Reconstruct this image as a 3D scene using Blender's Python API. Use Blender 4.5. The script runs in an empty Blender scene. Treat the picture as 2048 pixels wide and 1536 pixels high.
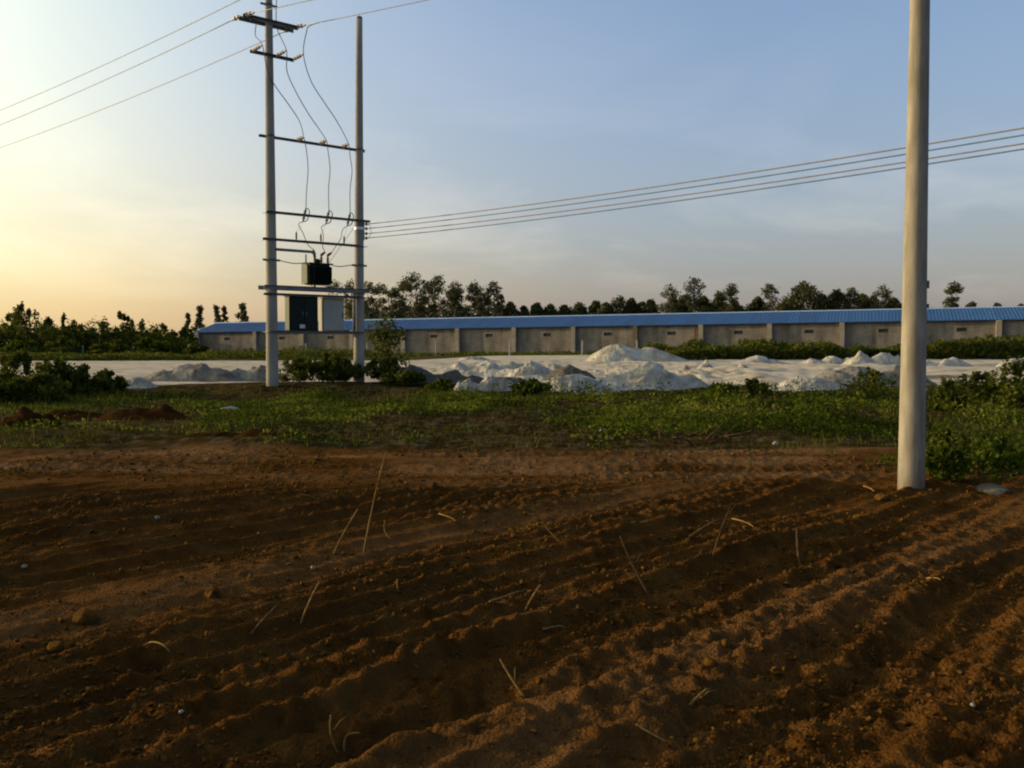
import bpy, bmesh, math, random
import numpy as np
from mathutils import Vector, Matrix

# ------------------------------------------------------------------ camera, sky, sun, exposure
scene = bpy.context.scene
COL = scene.collection
F = 1900.0 / 2048.0 * 36.0
EYE = 1.7
PITCH = math.atan(75.0 / 1900.0)
cam_data = bpy.data.cameras.new("camera")
cam_data.sensor_width = 36.0
cam_data.lens = F
cam_data.clip_start = 0.05
cam_data.clip_end = 9000.0
cam = bpy.data.objects.new("camera", cam_data)
COL.objects.link(cam)
cam.location = (0, 0, EYE)
cam.rotation_euler = (math.pi / 2 - PITCH, 0, 0)
scene.camera = cam

SUN_AZ = math.radians(77.5)      # to the left of straight ahead
SUN_EL = math.radians(10.0)
to_sun = Vector((-math.sin(SUN_AZ) * math.cos(SUN_EL), math.cos(SUN_AZ) * math.cos(SUN_EL), math.sin(SUN_EL)))

world = bpy.data.worlds.new("World")
scene.world = world
world.use_nodes = True
wn, wl = world.node_tree.nodes, world.node_tree.links
wn.clear()
w_out = wn.new("ShaderNodeOutputWorld")
w_bg = wn.new("ShaderNodeBackground")
w_sky = wn.new("ShaderNodeTexSky")
w_sky.sky_type = 'NISHITA'
w_sky.sun_disc = False
w_sky.sun_elevation = SUN_EL
w_sky.sun_rotation = -SUN_AZ
w_sky.altitude = 50
w_sky.air_density = 1.0
w_sky.dust_density = 1.6
w_sky.ozone_density = 1.5
# thin high haze and a few faint clouds over the clear sky
w_geo = wn.new("ShaderNodeTexCoord")
w_sep = wn.new("ShaderNodeSeparateXYZ")
wl.new(w_geo.outputs["Generated"], w_sep.inputs[0])


def wmath(op, a, b=None, clamp=False):
    n = wn.new("ShaderNodeMath")
    n.operation = op
    n.use_clamp = clamp
    for i, v in enumerate((a, b)):
        if v is None:
            continue
        if isinstance(v, (int, float)):
            n.inputs[i].default_value = v
        else:
            wl.new(v, n.inputs[i])
    return n.outputs[0]


def wmix(blend, fac, a, b):
    n = wn.new("ShaderNodeMix")
    n.data_type = 'RGBA'
    n.blend_type = blend
    for i, v in ((0, fac), (6, a), (7, b)):
        if isinstance(v, (int, float)):
            n.inputs[i].default_value = v
        elif isinstance(v, tuple):
            n.inputs[i].default_value = (*v, 1.0)
        else:
            wl.new(v, n.inputs[i])
    return n.outputs[2]


# low haze: mauve grey near the horizon all round, fading upward
haze_f = wmath('POWER', wmath('SUBTRACT', 1.0, wmath('ABSOLUTE', w_sep.outputs[2])), 4.0)
w_dot = wn.new("ShaderNodeVectorMath")
w_dot.operation = 'DOT_PRODUCT'
wl.new(w_geo.outputs["Generated"], w_dot.inputs[0])
w_dot.inputs[1].default_value = to_sun
sun_c = wmath('MAXIMUM', w_dot.outputs["Value"], 0.0)
glow = wmath('POWER', sun_c, 4.0)
sky_c = wmix('ADD', glow, wmix('MULTIPLY', 1.0, w_sky.outputs[0], (0.95, 1.01, 1.15)), (10.8, 9.9, 1.9))
haze_col = wmix('MIX', wmath('MULTIPLY', wmath('POWER', sun_c, 1.7), 2.5, True), (1.19, 0.98, 1.02), (3.1, 2.08, 1.12))
sky_c = wmix('MIX', wmath('MULTIPLY', haze_f, 0.92), sky_c, haze_col)
# clouds on a flat layer high above
w_cl = wn.new("ShaderNodeCombineXYZ")
zc = wmath('ADD', wmath('MAXIMUM', w_sep.outputs[2], 0.0), 0.22)
wl.new(wmath('DIVIDE', w_sep.outputs[0], zc), w_cl.inputs[0])
wl.new(wmath('DIVIDE', w_sep.outputs[1], zc), w_cl.inputs[1])
w_n1 = wn.new("ShaderNodeTexNoise")
w_n1.inputs["Scale"].default_value = 1.3
w_n1.inputs["Detail"].default_value = 7.0
w_n1.inputs["Roughness"].default_value = 0.55
w_n1.inputs["Distortion"].default_value = 0.4
w_off = wn.new("ShaderNodeVectorMath")
w_off.operation = 'ADD'
w_off.inputs[1].default_value = (0.3, 4.4, 0.0)
wl.new(w_cl.outputs[0], w_off.inputs[0])
wl.new(w_off.outputs[0], w_n1.inputs["Vector"])
w_rmp = wn.new("ShaderNodeMapRange")
w_rmp.inputs[1].default_value = 0.48
w_rmp.inputs[2].default_value = 0.64
w_rmp.inputs[3].default_value = 0.0
w_rmp.inputs[4].default_value = 0.85
wl.new(w_n1.outputs["Fac"], w_rmp.inputs[0])
cl_band = wmath('MULTIPLY', w_rmp.outputs[0], wmath('POWER', wmath('SUBTRACT', 1.0, wmath('ABSOLUTE', w_sep.outputs[2])), 8.0))
cl_low = wmath('MULTIPLY', wmath('SUBTRACT', w_sep.outputs[2], 0.03), 9.0, True)
sky_c = wmix('ADD', wmath('MULTIPLY', cl_band, cl_low), sky_c, (1.9, 1.55, 1.15))
wl.new(sky_c, w_bg.inputs[0])
w_bg.inputs[1].default_value = 0.15
wl.new(w_bg.outputs[0], w_out.inputs[0])

sun_d = bpy.data.lights.new("sun", 'SUN')
sun_d.energy = 3.4
sun_d.angle = math.radians(0.6)
sun_d.color = (1.0, 0.75, 0.43)
sun = bpy.data.objects.new("sun", sun_d)
COL.objects.link(sun)
sun.rotation_euler = (-to_sun).to_track_quat('-Z', 'Y').to_euler()
sun.location = (-60, 20, 30)

scene.view_settings.view_transform = 'Standard'
scene.view_settings.look = 'None'
scene.view_settings.exposure = 0.7
scene.view_settings.gamma = 1.0
scene.view_settings.use_curve_mapping = False
scene.render.engine = 'CYCLES'
scene.cycles.max_bounces = 6
scene.cycles.use_denoising = True
scene.cycles.filter_width = 2.1

# ------------------------------------------------------------------ helpers
RNG = np.random.default_rng(7)
CP, SP = math.cos(PITCH), math.sin(PITCH)


def at(px, py, d):
    """world point at forward distance d (metres) on the sight line of photo point (px, py)"""
    u, v = (px - 1024.0) / 1900.0, (768.0 - py) / 1900.0
    dy, dz = CP + v * SP, -SP + v * CP
    k = d / dy
    return Vector((u * k, d, EYE + dz * k))


def mpp(d):
    return d / 1900.0


def vnoise(x, y, seed=0):
    xi, yi = np.floor(x).astype(np.int64), np.floor(y).astype(np.int64)
    fx, fy = x - xi, y - yi
    fx, fy = fx * fx * (3 - 2 * fx), fy * fy * (3 - 2 * fy)

    def h(a, b):
        n = (a * 374761393 + b * 668265263 + seed * 1442695041) & 0xFFFFFFFF
        n = ((n ^ (n >> 13)) * 1274126177) & 0xFFFFFFFF
        return ((n ^ (n >> 16)) & 0xFFFF) / 65535.0
    a, b, c, d = h(xi, yi), h(xi + 1, yi), h(xi, yi + 1), h(xi + 1, yi + 1)
    return (a + (b - a) * fx) * (1 - fy) + (c + (d - c) * fx) * fy


def fbm(x, y, seed=0, octv=4, rough=0.5):
    s, a, t = 0.0, 1.0, 0.0
    for i in range(octv):
        s = s + a * (vnoise(x * 2 ** i, y * 2 ** i, seed + i * 17) - 0.5)
        t += a
        a *= rough
    return s / t * 2


def sstep(a, b, x):
    t = np.clip((x - a) / (b - a), 0, 1)
    return t * t * (3 - 2 * t)


# building frame (needed by the terrain)
B0 = Vector((-38.5, 116.5, 0.0))
BD = Vector((0.933, -0.360, 0.0)).normalized()
BN = Vector((-BD.y, BD.x, 0.0))          # away from the camera
BSLOPE = 0.0075


def bz(s):
    return 0.80 + BSLOPE * (s - 31.9)


FU = np.array((0.755, -0.656))


def ground_base(x, y):
    """large shape of the land, without furrows"""
    z = 0.30 * sstep(15, 26, y) + 0.22 * sstep(25.5, 30, y) + 0.16 * sstep(30, 62, y)
    s = (x - B0.x) * BD.x + (y - B0.y) * BD.y
    zb = np.clip(0.78 + BSLOPE * (s - 31.9), 0.5, 1.5)
    k = sstep(58, 84, y)
    z = z * (1 - k) + zb * k
    far = sstep(150, 320, y)
    return z * (1 - far) + 0.9 * far


def ground_z(x, y, fine=True):
    x = np.asarray(x, float)
    y = np.asarray(y, float)
    z = ground_base(x, y)
    # low undulation
    z = z + 0.05 * fbm(x * 0.5, y * 0.5, 3) * sstep(2, 10, y) * (1 - sstep(60, 80, y))
    # yard bumps
    yard = sstep(27, 31, y) * (1 - sstep(60, 72, y))
    z = z + yard * ((0.20 + 0.25 * np.exp(-((y - 42) / 8.0) ** 2)) * np.maximum(fbm(x * 0.55, y * 0.4, 41, 6, 0.58), -0.10)) * sstep(-9, -2, x) + yard * 0.03 * fbm(x * 1.5, y * 0.9, 43, 4)
    # rough verge
    verge = sstep(14.5, 17, y) * (1 - sstep(27, 30, y))
    z = z + verge * (0.09 * fbm(x * 0.8, y * 0.8, 61, 5, 0.55))
    # earth bank under the transformer poles
    z = z + 0.12 * np.exp(-(((x + 6.1) / 3.2) ** 2 + ((y - 28.8) / 1.6) ** 2))
    # foot of the near pole
    pr_ = np.sqrt((x - 4.75) ** 2 + (y - 11.3) ** 2)
    z = z - 0.06 * np.exp(-(((x - 4.75) / 0.7) ** 2 + ((y - 11.1) / 0.6) ** 2)) + 0.05 * np.exp(-((pr_ - 0.26) / 0.10) ** 2) * (0.6 + 0.8 * fbm(x * 4, y * 4, 95, 3))
    z = z + 0.08 * np.exp(-(((x - 3.7) / 0.6) ** 2 + ((y - 11.4) / 0.35) ** 2))
    # spoil ridges on the left verge
    z = z + 0.16 * np.exp(-(((x + 5.0) / 2.2) ** 2 + ((y - 16.6) / 0.55) ** 2)) * (0.7 + 0.6 * fbm(x, y, 91))
    # graded soil: ridges running away to the right
    w = 0.20 * fbm(x * 0.30, y * 0.30, 11, 2) + 0.05 * fbm(x * 1.3, y * 1.3, 12, 3)
    u = x * FU[0] + y * FU[1] + w
    v = x * 0.656 + y * 0.755
    soil = 1 - sstep(10.2, 12.6, y + 0.5 * fbm(x * 0.4, y * 0.4, 21) - 0.16 * x * (x > 0))
    ph = u / 0.305
    idx = np.floor(ph)
    fr = ph - idx
    tri = 1 - np.abs(2 * fr - 1)
    ridge = tri ** 1.6 * (1 + 0.45 * fbm(x * 4.5, y * 4.5, 39, 4, 0.65))
    h_i = 0.40 + 0.85 * vnoise(idx * 7.31 + 0.5, v * 0.16, 31)
    along = np.clip(0.85 + 0.75 * fbm(u * 0.8, v * 0.28, 33, 3), 0.15, 1.3)
    lane = np.exp(-((u + 2.45) / 0.36) ** 2) + np.exp(-((u + 6.05) / 0.40) ** 2) + 0.8 * np.exp(-((u + 8.6) / 0.4) ** 2)
    lane = np.clip(lane, 0, 1) * np.clip(0.6 + 1.2 * fbm(u * 0.3, v * 0.25, 35, 2), 0, 1)
    amp = 0.066 * (1 - 0.25 * np.clip(sstep(0.8, 2.2, x) * (1 - sstep(5.5, 7.0, y)), 0, 1)) * (1 - 0.85 * lane)
    z = z + soil * (amp * ridge * h_i * along - 0.03 * lane)
    # second, wider set
    z = z + soil * 0.035 * np.sin(u * 2 * np.pi / 1.35 + 2.2 * fbm(u * 0.3, v * 0.3, 37))
    # trench near the camera
    tu = (x + 0.35) * 0.62 - (y - 4.25) * 0.78
    tv = (x + 0.35) * 0.78 + (y - 4.25) * 0.62
    z = z - 0.085 * np.exp(-(tu / 0.12) ** 2 - (tv / 0.55) ** 4) + 0.05 * np.exp(-((tu - 0.24) / 0.10) ** 2 - (tv / 0.6) ** 4)
    # wheel tracks on the cart road
    trk = sstep(11.5, 12.5, y) * (1 - sstep(15.2, 16, y))
    yy = y + 0.25 * fbm(x * 0.25, y * 0, 51, 2)
    z = z + trk * (0.045 * np.sin(yy * 2 * np.pi / 0.95) * np.clip(0.5 + 1.4 * fbm(x * 0.5, yy * 1.2, 53, 3), 0, 1.2))
    if fine:
        rough = soil * (1 - 0.72 * lane) + 0.45 * trk + 0.7 * verge
        rough = rough * np.clip(0.75 + 1.1 * fbm(x * 0.7, y * 0.7, 55, 2), 0.25, 1.5)
        c1 = np.maximum(vnoise(x * 9, y * 9, 71) - 0.45, 0) ** 1.0
        c2 = np.maximum(vnoise(x * 17, y * 17, 73) - 0.5, 0)
        c3 = vnoise(x * 33, y * 33, 75) - 0.5
        z = z + rough * (0.056 * c1 + 0.058 * c2 + 0.036 * c3)
    return z


def gz(x, y, fine=False):
    return float(ground_z(np.array([x]), np.array([y]), fine)[0])


def on_ground(px, py):
    """the land point seen at photo point (px, py)"""
    lo, hi, q = 2.5, 140.0, None
    for n in (160, 40):
        d = np.geomspace(lo, hi, n)
        p0 = at(px, py, 1.0)
        x, z = p0.x * d, EYE + (p0.z - EYE) * d
        below = np.nonzero(z < ground_z(x, d, True))[0]
        if len(below) == 0:
            return at(px, py, 60.0)
        i = max(int(below[0]), 1)
        lo, hi, q = d[i - 1], d[i], (float(x[i]), float(d[i]))
    return Vector((q[0], q[1], gz(q[0], q[1], True)))


def rot_to(axis):
    return Vector((0, 0, 1)).rotation_difference(Vector(axis).normalized()).to_matrix()


class MB:
    """collects shapes in world coordinates, then becomes one mesh object"""

    def __init__(self):
        self.v, self.f = [], []

    def add(self, verts, faces):
        o = len(self.v)
        self.v += [Vector(p) for p in verts]
        self.f += [tuple(i + o for i in f) for f in faces]
        return self

    def box(self, c, size, axes=None, bevel=0.0):
        ax = axes or (Vector((1, 0, 0)), Vector((0, 1, 0)), Vector((0, 0, 1)))
        hx, hy, hz = size[0] / 2, size[1] / 2, size[2] / 2
        c = Vector(c)
        if bevel <= 0:
            vs = [c + ax[0] * (sx * hx) + ax[1] * (sy * hy) + ax[2] * (sz * hz)
                  for sx in (-1, 1) for sy in (-1, 1) for sz in (-1, 1)]
            fs = [(0, 1, 3, 2), (4, 6, 7, 5), (0, 4, 5, 1), (2, 3, 7, 6), (0, 2, 6, 4), (1, 5, 7, 3)]
            return self.add(vs, fs)
        bm = bmesh.new()
        bmesh.ops.create_cube(bm, size=1.0)
        bmesh.ops.scale(bm, vec=size, verts=bm.verts)
        bmesh.ops.bevel(bm, geom=bm.edges[:], offset=bevel, segments=1, affect='EDGES')
        bm.verts.index_update()
        vs = [c + ax[0] * v.co.x + ax[1] * v.co.y + ax[2] * v.co.z for v in bm.verts]
        fs = [tuple(v.index for v in f.verts) for f in bm.faces]
        bm.free()
        return self.add(vs, fs)

    def tube(self, pts, radii, n=10, cap=True):
        pts = [Vector(p) for p in pts]
        if not hasattr(radii, '__len__'):
            radii = [radii] * len(pts)
        vs, fs = [], []
        ref = None
        for i, p in enumerate(pts):
            a = pts[max(i - 1, 0)]
            b = pts[min(i + 1, len(pts) - 1)]
            t = (b - a).normalized()
            if ref is None:
                ref = Vector((1, 0, 0)) if abs(t.x) < 0.9 else Vector((0, 1, 0))
            s = t.cross(ref).normalized()
            q = t.cross(s)
            ref = -q.cross(t) if False else ref
            for k in range(n):
                an = 2 * math.pi * k / n
                vs.append(p + (s * math.cos(an) + q * math.sin(an)) * radii[i])
        for i in range(len(pts) - 1):
            for k in range(n):
                k2 = (k + 1) % n
                fs.append((i * n + k, i * n + k2, (i + 1) * n + k2, (i + 1) * n + k))
        if cap:
            fs.append(tuple(range(n))[::-1])
            fs.append(tuple(range((len(pts) - 1) * n, len(pts) * n)))
        return self.add(vs, fs)

    def lathe(self, base, axis, prof, n=12):
        """prof: list of (height, radius) along axis"""
        base, axis = Vector(base), Vector(axis).normalized()
        return self.tube([base + axis * h for h, r in prof], [r for h, r in prof], n)

    def build(self, name, mat, parent=None, smooth=False, origin=None):
        me = bpy.data.meshes.new(name)
        o = bpy.data.objects.new(name, me)
        if parent is not None:
            # children hold coordinates relative to the top-level thing
            off = Vector((0, 0, 0))
            p = parent
            while p is not None:
                off += Vector(p.location)
                p = p.parent
            o.parent = parent
        else:
            off = Vector(origin) if origin is not None else Vector((0, 0, 0))
            o.location = off
        me.from_pydata([v - off for v in self.v], [], self.f)
        if smooth:
            me.polygons.foreach_set("use_smooth", [True] * len(me.polygons))
        me.materials.append(mat)
        me.update()
        COL.objects.link(o)
        return o


def np_mesh(name, verts, faces, mat, parent=None, origin=(0, 0, 0), smooth=False, tint=None):
    me = bpy.data.meshes.new(name)
    off = np.array(origin, float)
    me.from_pydata((np.asarray(verts) - off), [], np.asarray(faces))
    if smooth:
        me.polygons.foreach_set("use_smooth", np.ones(len(me.polygons), bool))
    if tint is not None:
        a = me.attributes.new("tint", 'FLOAT', 'FACE')
        a.data.foreach_set("value", np.asarray(tint, np.float32))
    me.materials.append(mat)
    me.update()
    o = bpy.data.objects.new(name, me)
    COL.objects.link(o)
    if parent is not None:
        o.parent = parent
    else:
        o.location = origin
    return o


def tag(o, label=None, cat=None, group=None, kind=None):
    if label:
        o["label"] = label
    if cat:
        o["category"] = cat
    if group:
        o["group"] = group
    if kind:
        o["kind"] = kind
    return o


def empty(name, loc, label=None, cat=None, group=None):
    o = bpy.data.objects.new(name, None)
    COL.objects.link(o)
    o.location = loc
    o.empty_display_size = 0.2
    return tag(o, label, cat, group)


# ------------------------------------------------------------------ materials
def new_mat(name, rough=0.8, spec=0.3, metal=0.0):
    m = bpy.data.materials.new(name)
    m.use_nodes = True
    b = m.node_tree.nodes["Principled BSDF"]
    b.inputs["Roughness"].default_value = rough
    b.inputs["Specular IOR Level"].default_value = spec
    b.inputs["Metallic"].default_value = metal
    return m, m.node_tree.nodes, m.node_tree.links, b


def noise_mat(name, c1, c2, scale=4.0, rough=0.8, spec=0.3, metal=0.0, bump=0.0, bump_scale=None, c3=None, stretch=None, lo=0.35, hi=0.65):
    m, n, l, b = new_mat(name, rough, spec, metal)
    tc = n.new("ShaderNodeTexCoord")
    vec = tc.outputs["Object"]
    if stretch:
        mp = n.new("ShaderNodeMapping")
        mp.inputs["Scale"].default_value = stretch
        l.new(vec, mp.inputs[0])
        vec = mp.outputs[0]
    t = n.new("ShaderNodeTexNoise")
    t.inputs["Scale"].default_value = scale
    t.inputs["Detail"].default_value = 8
    t.inputs["Roughness"].default_value = 0.62
    l.new(vec, t.inputs["Vector"])
    r = n.new("ShaderNodeValToRGB")
    r.color_ramp.elements[0].position = lo
    r.color_ramp.elements[0].color = (*c1, 1)
    r.color_ramp.elements[1].position = hi
    r.color_ramp.elements[1].color = (*c2, 1)
    if c3:
        e = r.color_ramp.elements.new((lo + hi) / 2 + 0.03)
        e.color = (*c3, 1)
    l.new(t.outputs["Fac"], r.inputs[0])
    l.new(r.outputs[0], b.inputs["Base Color"])
    if bump:
        t2 = n.new("ShaderNodeTexNoise")
        t2.inputs["Scale"].default_value = bump_scale or scale * 4
        t2.inputs["Detail"].default_value = 6
        l.new(vec, t2.inputs["Vector"])
        bp = n.new("ShaderNodeBump")
        bp.inputs["Strength"].default_value = 1.0
        bp.inputs["Distance"].default_value = bump
        l.new(t2.outputs["Fac"], bp.inputs["Height"])
        l.new(bp.outputs[0], b.inputs["Normal"])
    return m


def leaf_mat(name, dark, mid, light, transl=0.35):
    m = bpy.data.materials.new(name)
    m.use_nodes = True
    n, l = m.node_tree.nodes, m.node_tree.links
    n.clear()
    out = n.new("ShaderNodeOutputMaterial")
    a = n.new("ShaderNodeAttribute")
    a.attribute_name = "tint"
    r = n.new("ShaderNodeValToRGB")
    r.color_ramp.elements[0].color = (*dark, 1)
    r.color_ramp.elements[1].color = (*light, 1)
    e = r.color_ramp.elements.new(0.5)
    e.color = (*mid, 1)
    l.new(a.outputs["Fac"], r.inputs[0])
    d = n.new("ShaderNodeBsdfDiffuse")
    t = n.new("ShaderNodeBsdfTranslucent")
    l.new(r.outputs[0], d.inputs[0])
    l.new(r.outputs[0], t.inputs[0])
    mx = n.new("ShaderNodeMixShader")
    mx.inputs[0].default_value = transl
    l.new(d.outputs[0], mx.inputs[1])
    l.new(t.outputs[0], mx.inputs[2])
    l.new(mx.outputs[0], out.inputs[0])
    return m


M = {}
M['concrete'] = noise_mat("spun_concrete", (0.185, 0.163, 0.130), (0.28, 0.25, 0.20), 7.0, 0.95, 0.05, bump=0.002, bump_scale=60, stretch=(1, 1, 0.25))
def stained(m, mud_z):
    n, l = m.node_tree.nodes, m.node_tree.links
    b = n["Principled BSDF"]
    src = b.inputs["Base Color"].links[0].from_socket
    tc = n.new("ShaderNodeTexCoord")
    mp = n.new("ShaderNodeMapping")
    mp.inputs["Scale"].default_value = (9, 9, 1.2)
    l.new(tc.outputs["Object"], mp.inputs[0])
    t = n.new("ShaderNodeTexNoise")
    t.inputs["Scale"].default_value = 1.0
    t.inputs["Detail"].default_value = 6
    l.new(mp.outputs[0], t.inputs["Vector"])
    r = n.new("ShaderNodeMapRange")
    r.inputs[1].default_value, r.inputs[2].default_value = 0.48, 0.72
    r.inputs[3].default_value, r.inputs[4].default_value = 0.0, 0.75
    l.new(t.outputs["Fac"], r.inputs[0])
    mx = n.new("ShaderNodeMix")
    mx.data_type = 'RGBA'
    l.new(r.outputs[0], mx.inputs[0])
    l.new(src, mx.inputs[6])
    mx.inputs[7].default_value = (0.15, 0.125, 0.092, 1)
    sp = n.new("ShaderNodeSeparateXYZ")
    l.new(tc.outputs["Object"], sp.inputs[0])
    ad = n.new("ShaderNodeMath")
    ad.operation = 'MULTIPLY_ADD'
    l.new(t.outputs["Fac"], ad.inputs[0])
    ad.inputs[1].default_value = -1.0
    l.new(sp.outputs[2], ad.inputs[2])
    r2 = n.new("ShaderNodeMapRange")
    r2.inputs[1].default_value, r2.inputs[2].default_value = mud_z - 0.75, mud_z - 0.40
    r2.inputs[3].default_value, r2.inputs[4].default_value = 0.75, 0.0
    l.new(ad.outputs[0], r2.inputs[0])
    mx2 = n.new("ShaderNodeMix")
    mx2.data_type = 'RGBA'
    l.new(r2.outputs[0], mx2.inputs[0])
    l.new(mx.outputs[2], mx2.inputs[6])
    mx2.inputs[7].default_value = (0.10, 0.055, 0.024, 1)
    l.new(mx2.outputs[2], b.inputs["Base Color"])


stained(M['concrete'], 0.25)
M['concrete_far'] = noise_mat("pole_concrete", (0.20, 0.183, 0.152), (0.28, 0.257, 0.215), 2.5, 0.95, 0.05, stretch=(1, 1, 0.3))
M['steel'] = noise_mat("galvanised_steel", (0.11, 0.115, 0.115), (0.17, 0.175, 0.175), 5.0, 0.6, 0.25, 0.1)
M['dark_steel'] = noise_mat("dark_steel", (0.05, 0.055, 0.06), (0.11, 0.115, 0.12), 6.0, 0.6, 0.4, 0.2)
M['porcelain'] = noise_mat("tan_porcelain", (0.42, 0.33, 0.26), (0.55, 0.45, 0.36), 8.0, 0.3, 0.5)
M['brown_porcelain'] = noise_mat("brown_porcelain", (0.055, 0.022, 0.015), (0.10, 0.04, 0.025), 8.0, 0.3, 0.5)
M['green_paint'] = noise_mat("dark_green_paint", (0.007, 0.012, 0.009), (0.012, 0.019, 0.013), 3.0, 0.6, 0.12)
M['green_sunlit'] = noise_mat("dark_green_paint_sunlit", (0.040, 0.054, 0.026), (0.062, 0.078, 0.040), 3.0, 0.6, 0.15)  # lighter copy of the dark green for sun-facing sides, sunlight put into colour
M['white_paint'] = noise_mat("off_white_cabinet_paint", (0.27, 0.262, 0.225), (0.31, 0.30, 0.26), 2.0, 0.6, 0.10)
M['plate'] = noise_mat("plate", (0.45, 0.40, 0.40), (0.55, 0.5, 0.5), 6.0, 0.5)
M['rubber'] = noise_mat("cable_sheath", (0.05, 0.05, 0.055), (0.09, 0.09, 0.095), 5.0, 0.6)
M['alu'] = noise_mat("weathered_conductor", (0.20, 0.18, 0.15), (0.30, 0.27, 0.23), 5.0, 0.6, 0.4, 0.3)
M['wire_brown'] = noise_mat("brown_wire", (0.14, 0.11, 0.09), (0.20, 0.16, 0.13), 5.0, 0.7)
M['wire_blue'] = noise_mat("blue_grey_wire", (0.07, 0.10, 0.15), (0.10, 0.14, 0.19), 5.0, 0.7)
M['strap'] = noise_mat("bright_strap", (0.55, 0.53, 0.50), (0.68, 0.66, 0.62), 8.0, 0.4, 0.5, 0.3)
M['lime'] = noise_mat("white_lime_spoil", (0.175, 0.146, 0.108), (0.49, 0.445, 0.372), 1.1, 1.0, 0.0, bump=0.12, bump_scale=6, c3=(0.34, 0.31, 0.26), lo=0.30, hi=0.66)
M['lime_grey'] = noise_mat("grey_white_rubble", (0.10, 0.088, 0.072), (0.25, 0.225, 0.19), 3.0, 1.0, 0.0, bump=0.04, bump_scale=9)
M['gravel'] = noise_mat("dark_gravel", (0.055, 0.047, 0.038), (0.13, 0.112, 0.09), 9.0, 1.0, 0.0, bump=0.03, bump_scale=22)
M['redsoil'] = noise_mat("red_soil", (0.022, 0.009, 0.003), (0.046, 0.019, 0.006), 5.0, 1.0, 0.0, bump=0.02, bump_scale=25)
M['clod'] = noise_mat("soil_clod", (0.048, 0.0215, 0.0045), (0.098, 0.047, 0.0115), 14.0, 1.0, 0.0)
M['straw'] = noise_mat("dry_straw", (0.11, 0.062, 0.018), (0.22, 0.135, 0.048), 12.0, 0.9, 0.0, stretch=(1, 1, 0.3))
M['twig'] = noise_mat("brown_twig", (0.05, 0.028, 0.015), (0.12, 0.07, 0.035), 12.0, 0.95, 0.0)
M['stone'] = noise_mat("pale_stone", (0.16, 0.13, 0.10), (0.28, 0.24, 0.19), 9.0, 0.95, 0.0)
M['dull_stone'] = noise_mat("dull_stone", (0.055, 0.045, 0.035), (0.115, 0.10, 0.08), 9.0, 0.95, 0.0)
M['bag'] = noise_mat("dusty_white_plastic", (0.16, 0.155, 0.145), (0.30, 0.29, 0.27), 9.0, 0.8, 0.05)
M['bark'] = noise_mat("pale_bark", (0.10, 0.075, 0.055), (0.24, 0.19, 0.15), 3.0, 0.9, 0.1)
M['stem'] = noise_mat("green_brown_stem", (0.07, 0.055, 0.025), (0.13, 0.10, 0.05), 6.0, 0.9, 0.1)
M['post'] = noise_mat("post_concrete", (0.22, 0.20, 0.175), (0.32, 0.30, 0.26), 6.0, 0.9, 0.1)
M['gum'] = leaf_mat("gum_leaves", (0.034, 0.042, 0.018), (0.076, 0.078, 0.034), (0.155, 0.130, 0.058), 0.30)  # leaf colours lightened to stand in for haze over the far trees
M['shrub'] = leaf_mat("shrub_leaves", (0.026, 0.036, 0.006), (0.064, 0.074, 0.012), (0.150, 0.140, 0.026), 0.35)
M['weed'] = leaf_mat("weed_leaves", (0.016, 0.025, 0.003), (0.052, 0.074, 0.007), (0.160, 0.155, 0.024), 0.40)
M['grass'] = leaf_mat("grass_blades", (0.025, 0.036, 0.005), (0.060, 0.072, 0.010), (0.14, 0.12, 0.035), 0.35)
M['drygrass'] = leaf_mat("dry_grass", (0.07, 0.05, 0.018), (0.13, 0.10, 0.035), (0.22, 0.17, 0.07), 0.30)

# ground: soil, road, verge and lime yard told apart by where they lie
gm, gn, gl, gb = new_mat("ground_soil", 1.0, 0.0)


def gnoise(scale, detail=8, rough=0.6):
    t = gn.new("ShaderNodeTexNoise")
    t.inputs["Scale"].default_value = scale
    t.inputs["Detail"].default_value = detail
    t.inputs["Roughness"].default_value = rough
    gl.new(gtc.outputs["Object"], t.inputs["Vector"])
    return t.outputs["Fac"]


def gramp(fac, stops):
    r = gn.new("ShaderNodeValToRGB")
    r.color_ramp.elements[0].position, r.color_ramp.elements[0].color = stops[0][0], (*stops[0][1], 1)
    r.color_ramp.elements[1].position, r.color_ramp.elements[1].color = stops[-1][0], (*stops[-1][1], 1)
    for p, c in stops[1:-1]:
        e = r.color_ramp.elements.new(p)
        e.color = (*c, 1)
    gl.new(fac, r.inputs[0])
    return r.outputs[0]


def gmix(fac, a, b):
    n = gn.new("ShaderNodeMix")
    n.data_type = 'RGBA'
    gl.new(fac, n.inputs[0])
    gl.new(a, n.inputs[6])
    gl.new(b, n.inputs[7])
    return n.outputs[2]


def gattr(name):
    a = gn.new("ShaderNodeAttribute")
    a.attribute_name = name
    return a.outputs["Fac"]


gtc = gn.new("ShaderNodeTexCoord")
soil_c = gramp(gnoise(2.2), [(0.30, (0.047, 0.0190, 0.0045)), (0.5, (0.074, 0.0315, 0.0080)), (0.72, (0.104, 0.048, 0.0135))])
road_c = gramp(gnoise(3.5), [(0.30, (0.105, 0.050, 0.018)), (0.70, (0.185, 0.100, 0.046))])
verge_c = gramp(gnoise(2.8), [(0.32, (0.022, 0.016, 0.0045)), (0.5, (0.042, 0.028, 0.0095)), (0.74, (0.10, 0.076, 0.046))])
lime_c = gramp(gnoise(0.8), [(0.28, (0.17, 0.125, 0.08)), (0.44, (0.40, 0.34, 0.27)), (0.7, (0.52, 0.46, 0.385))])
field_c = gramp(gnoise(0.6), [(0.32, (0.030, 0.032, 0.010)), (0.7, (0.085, 0.070, 0.030))])
gc = gmix(gattr("road"), soil_c, road_c)
gc = gmix(gattr("verge"), gc, verge_c)
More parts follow.
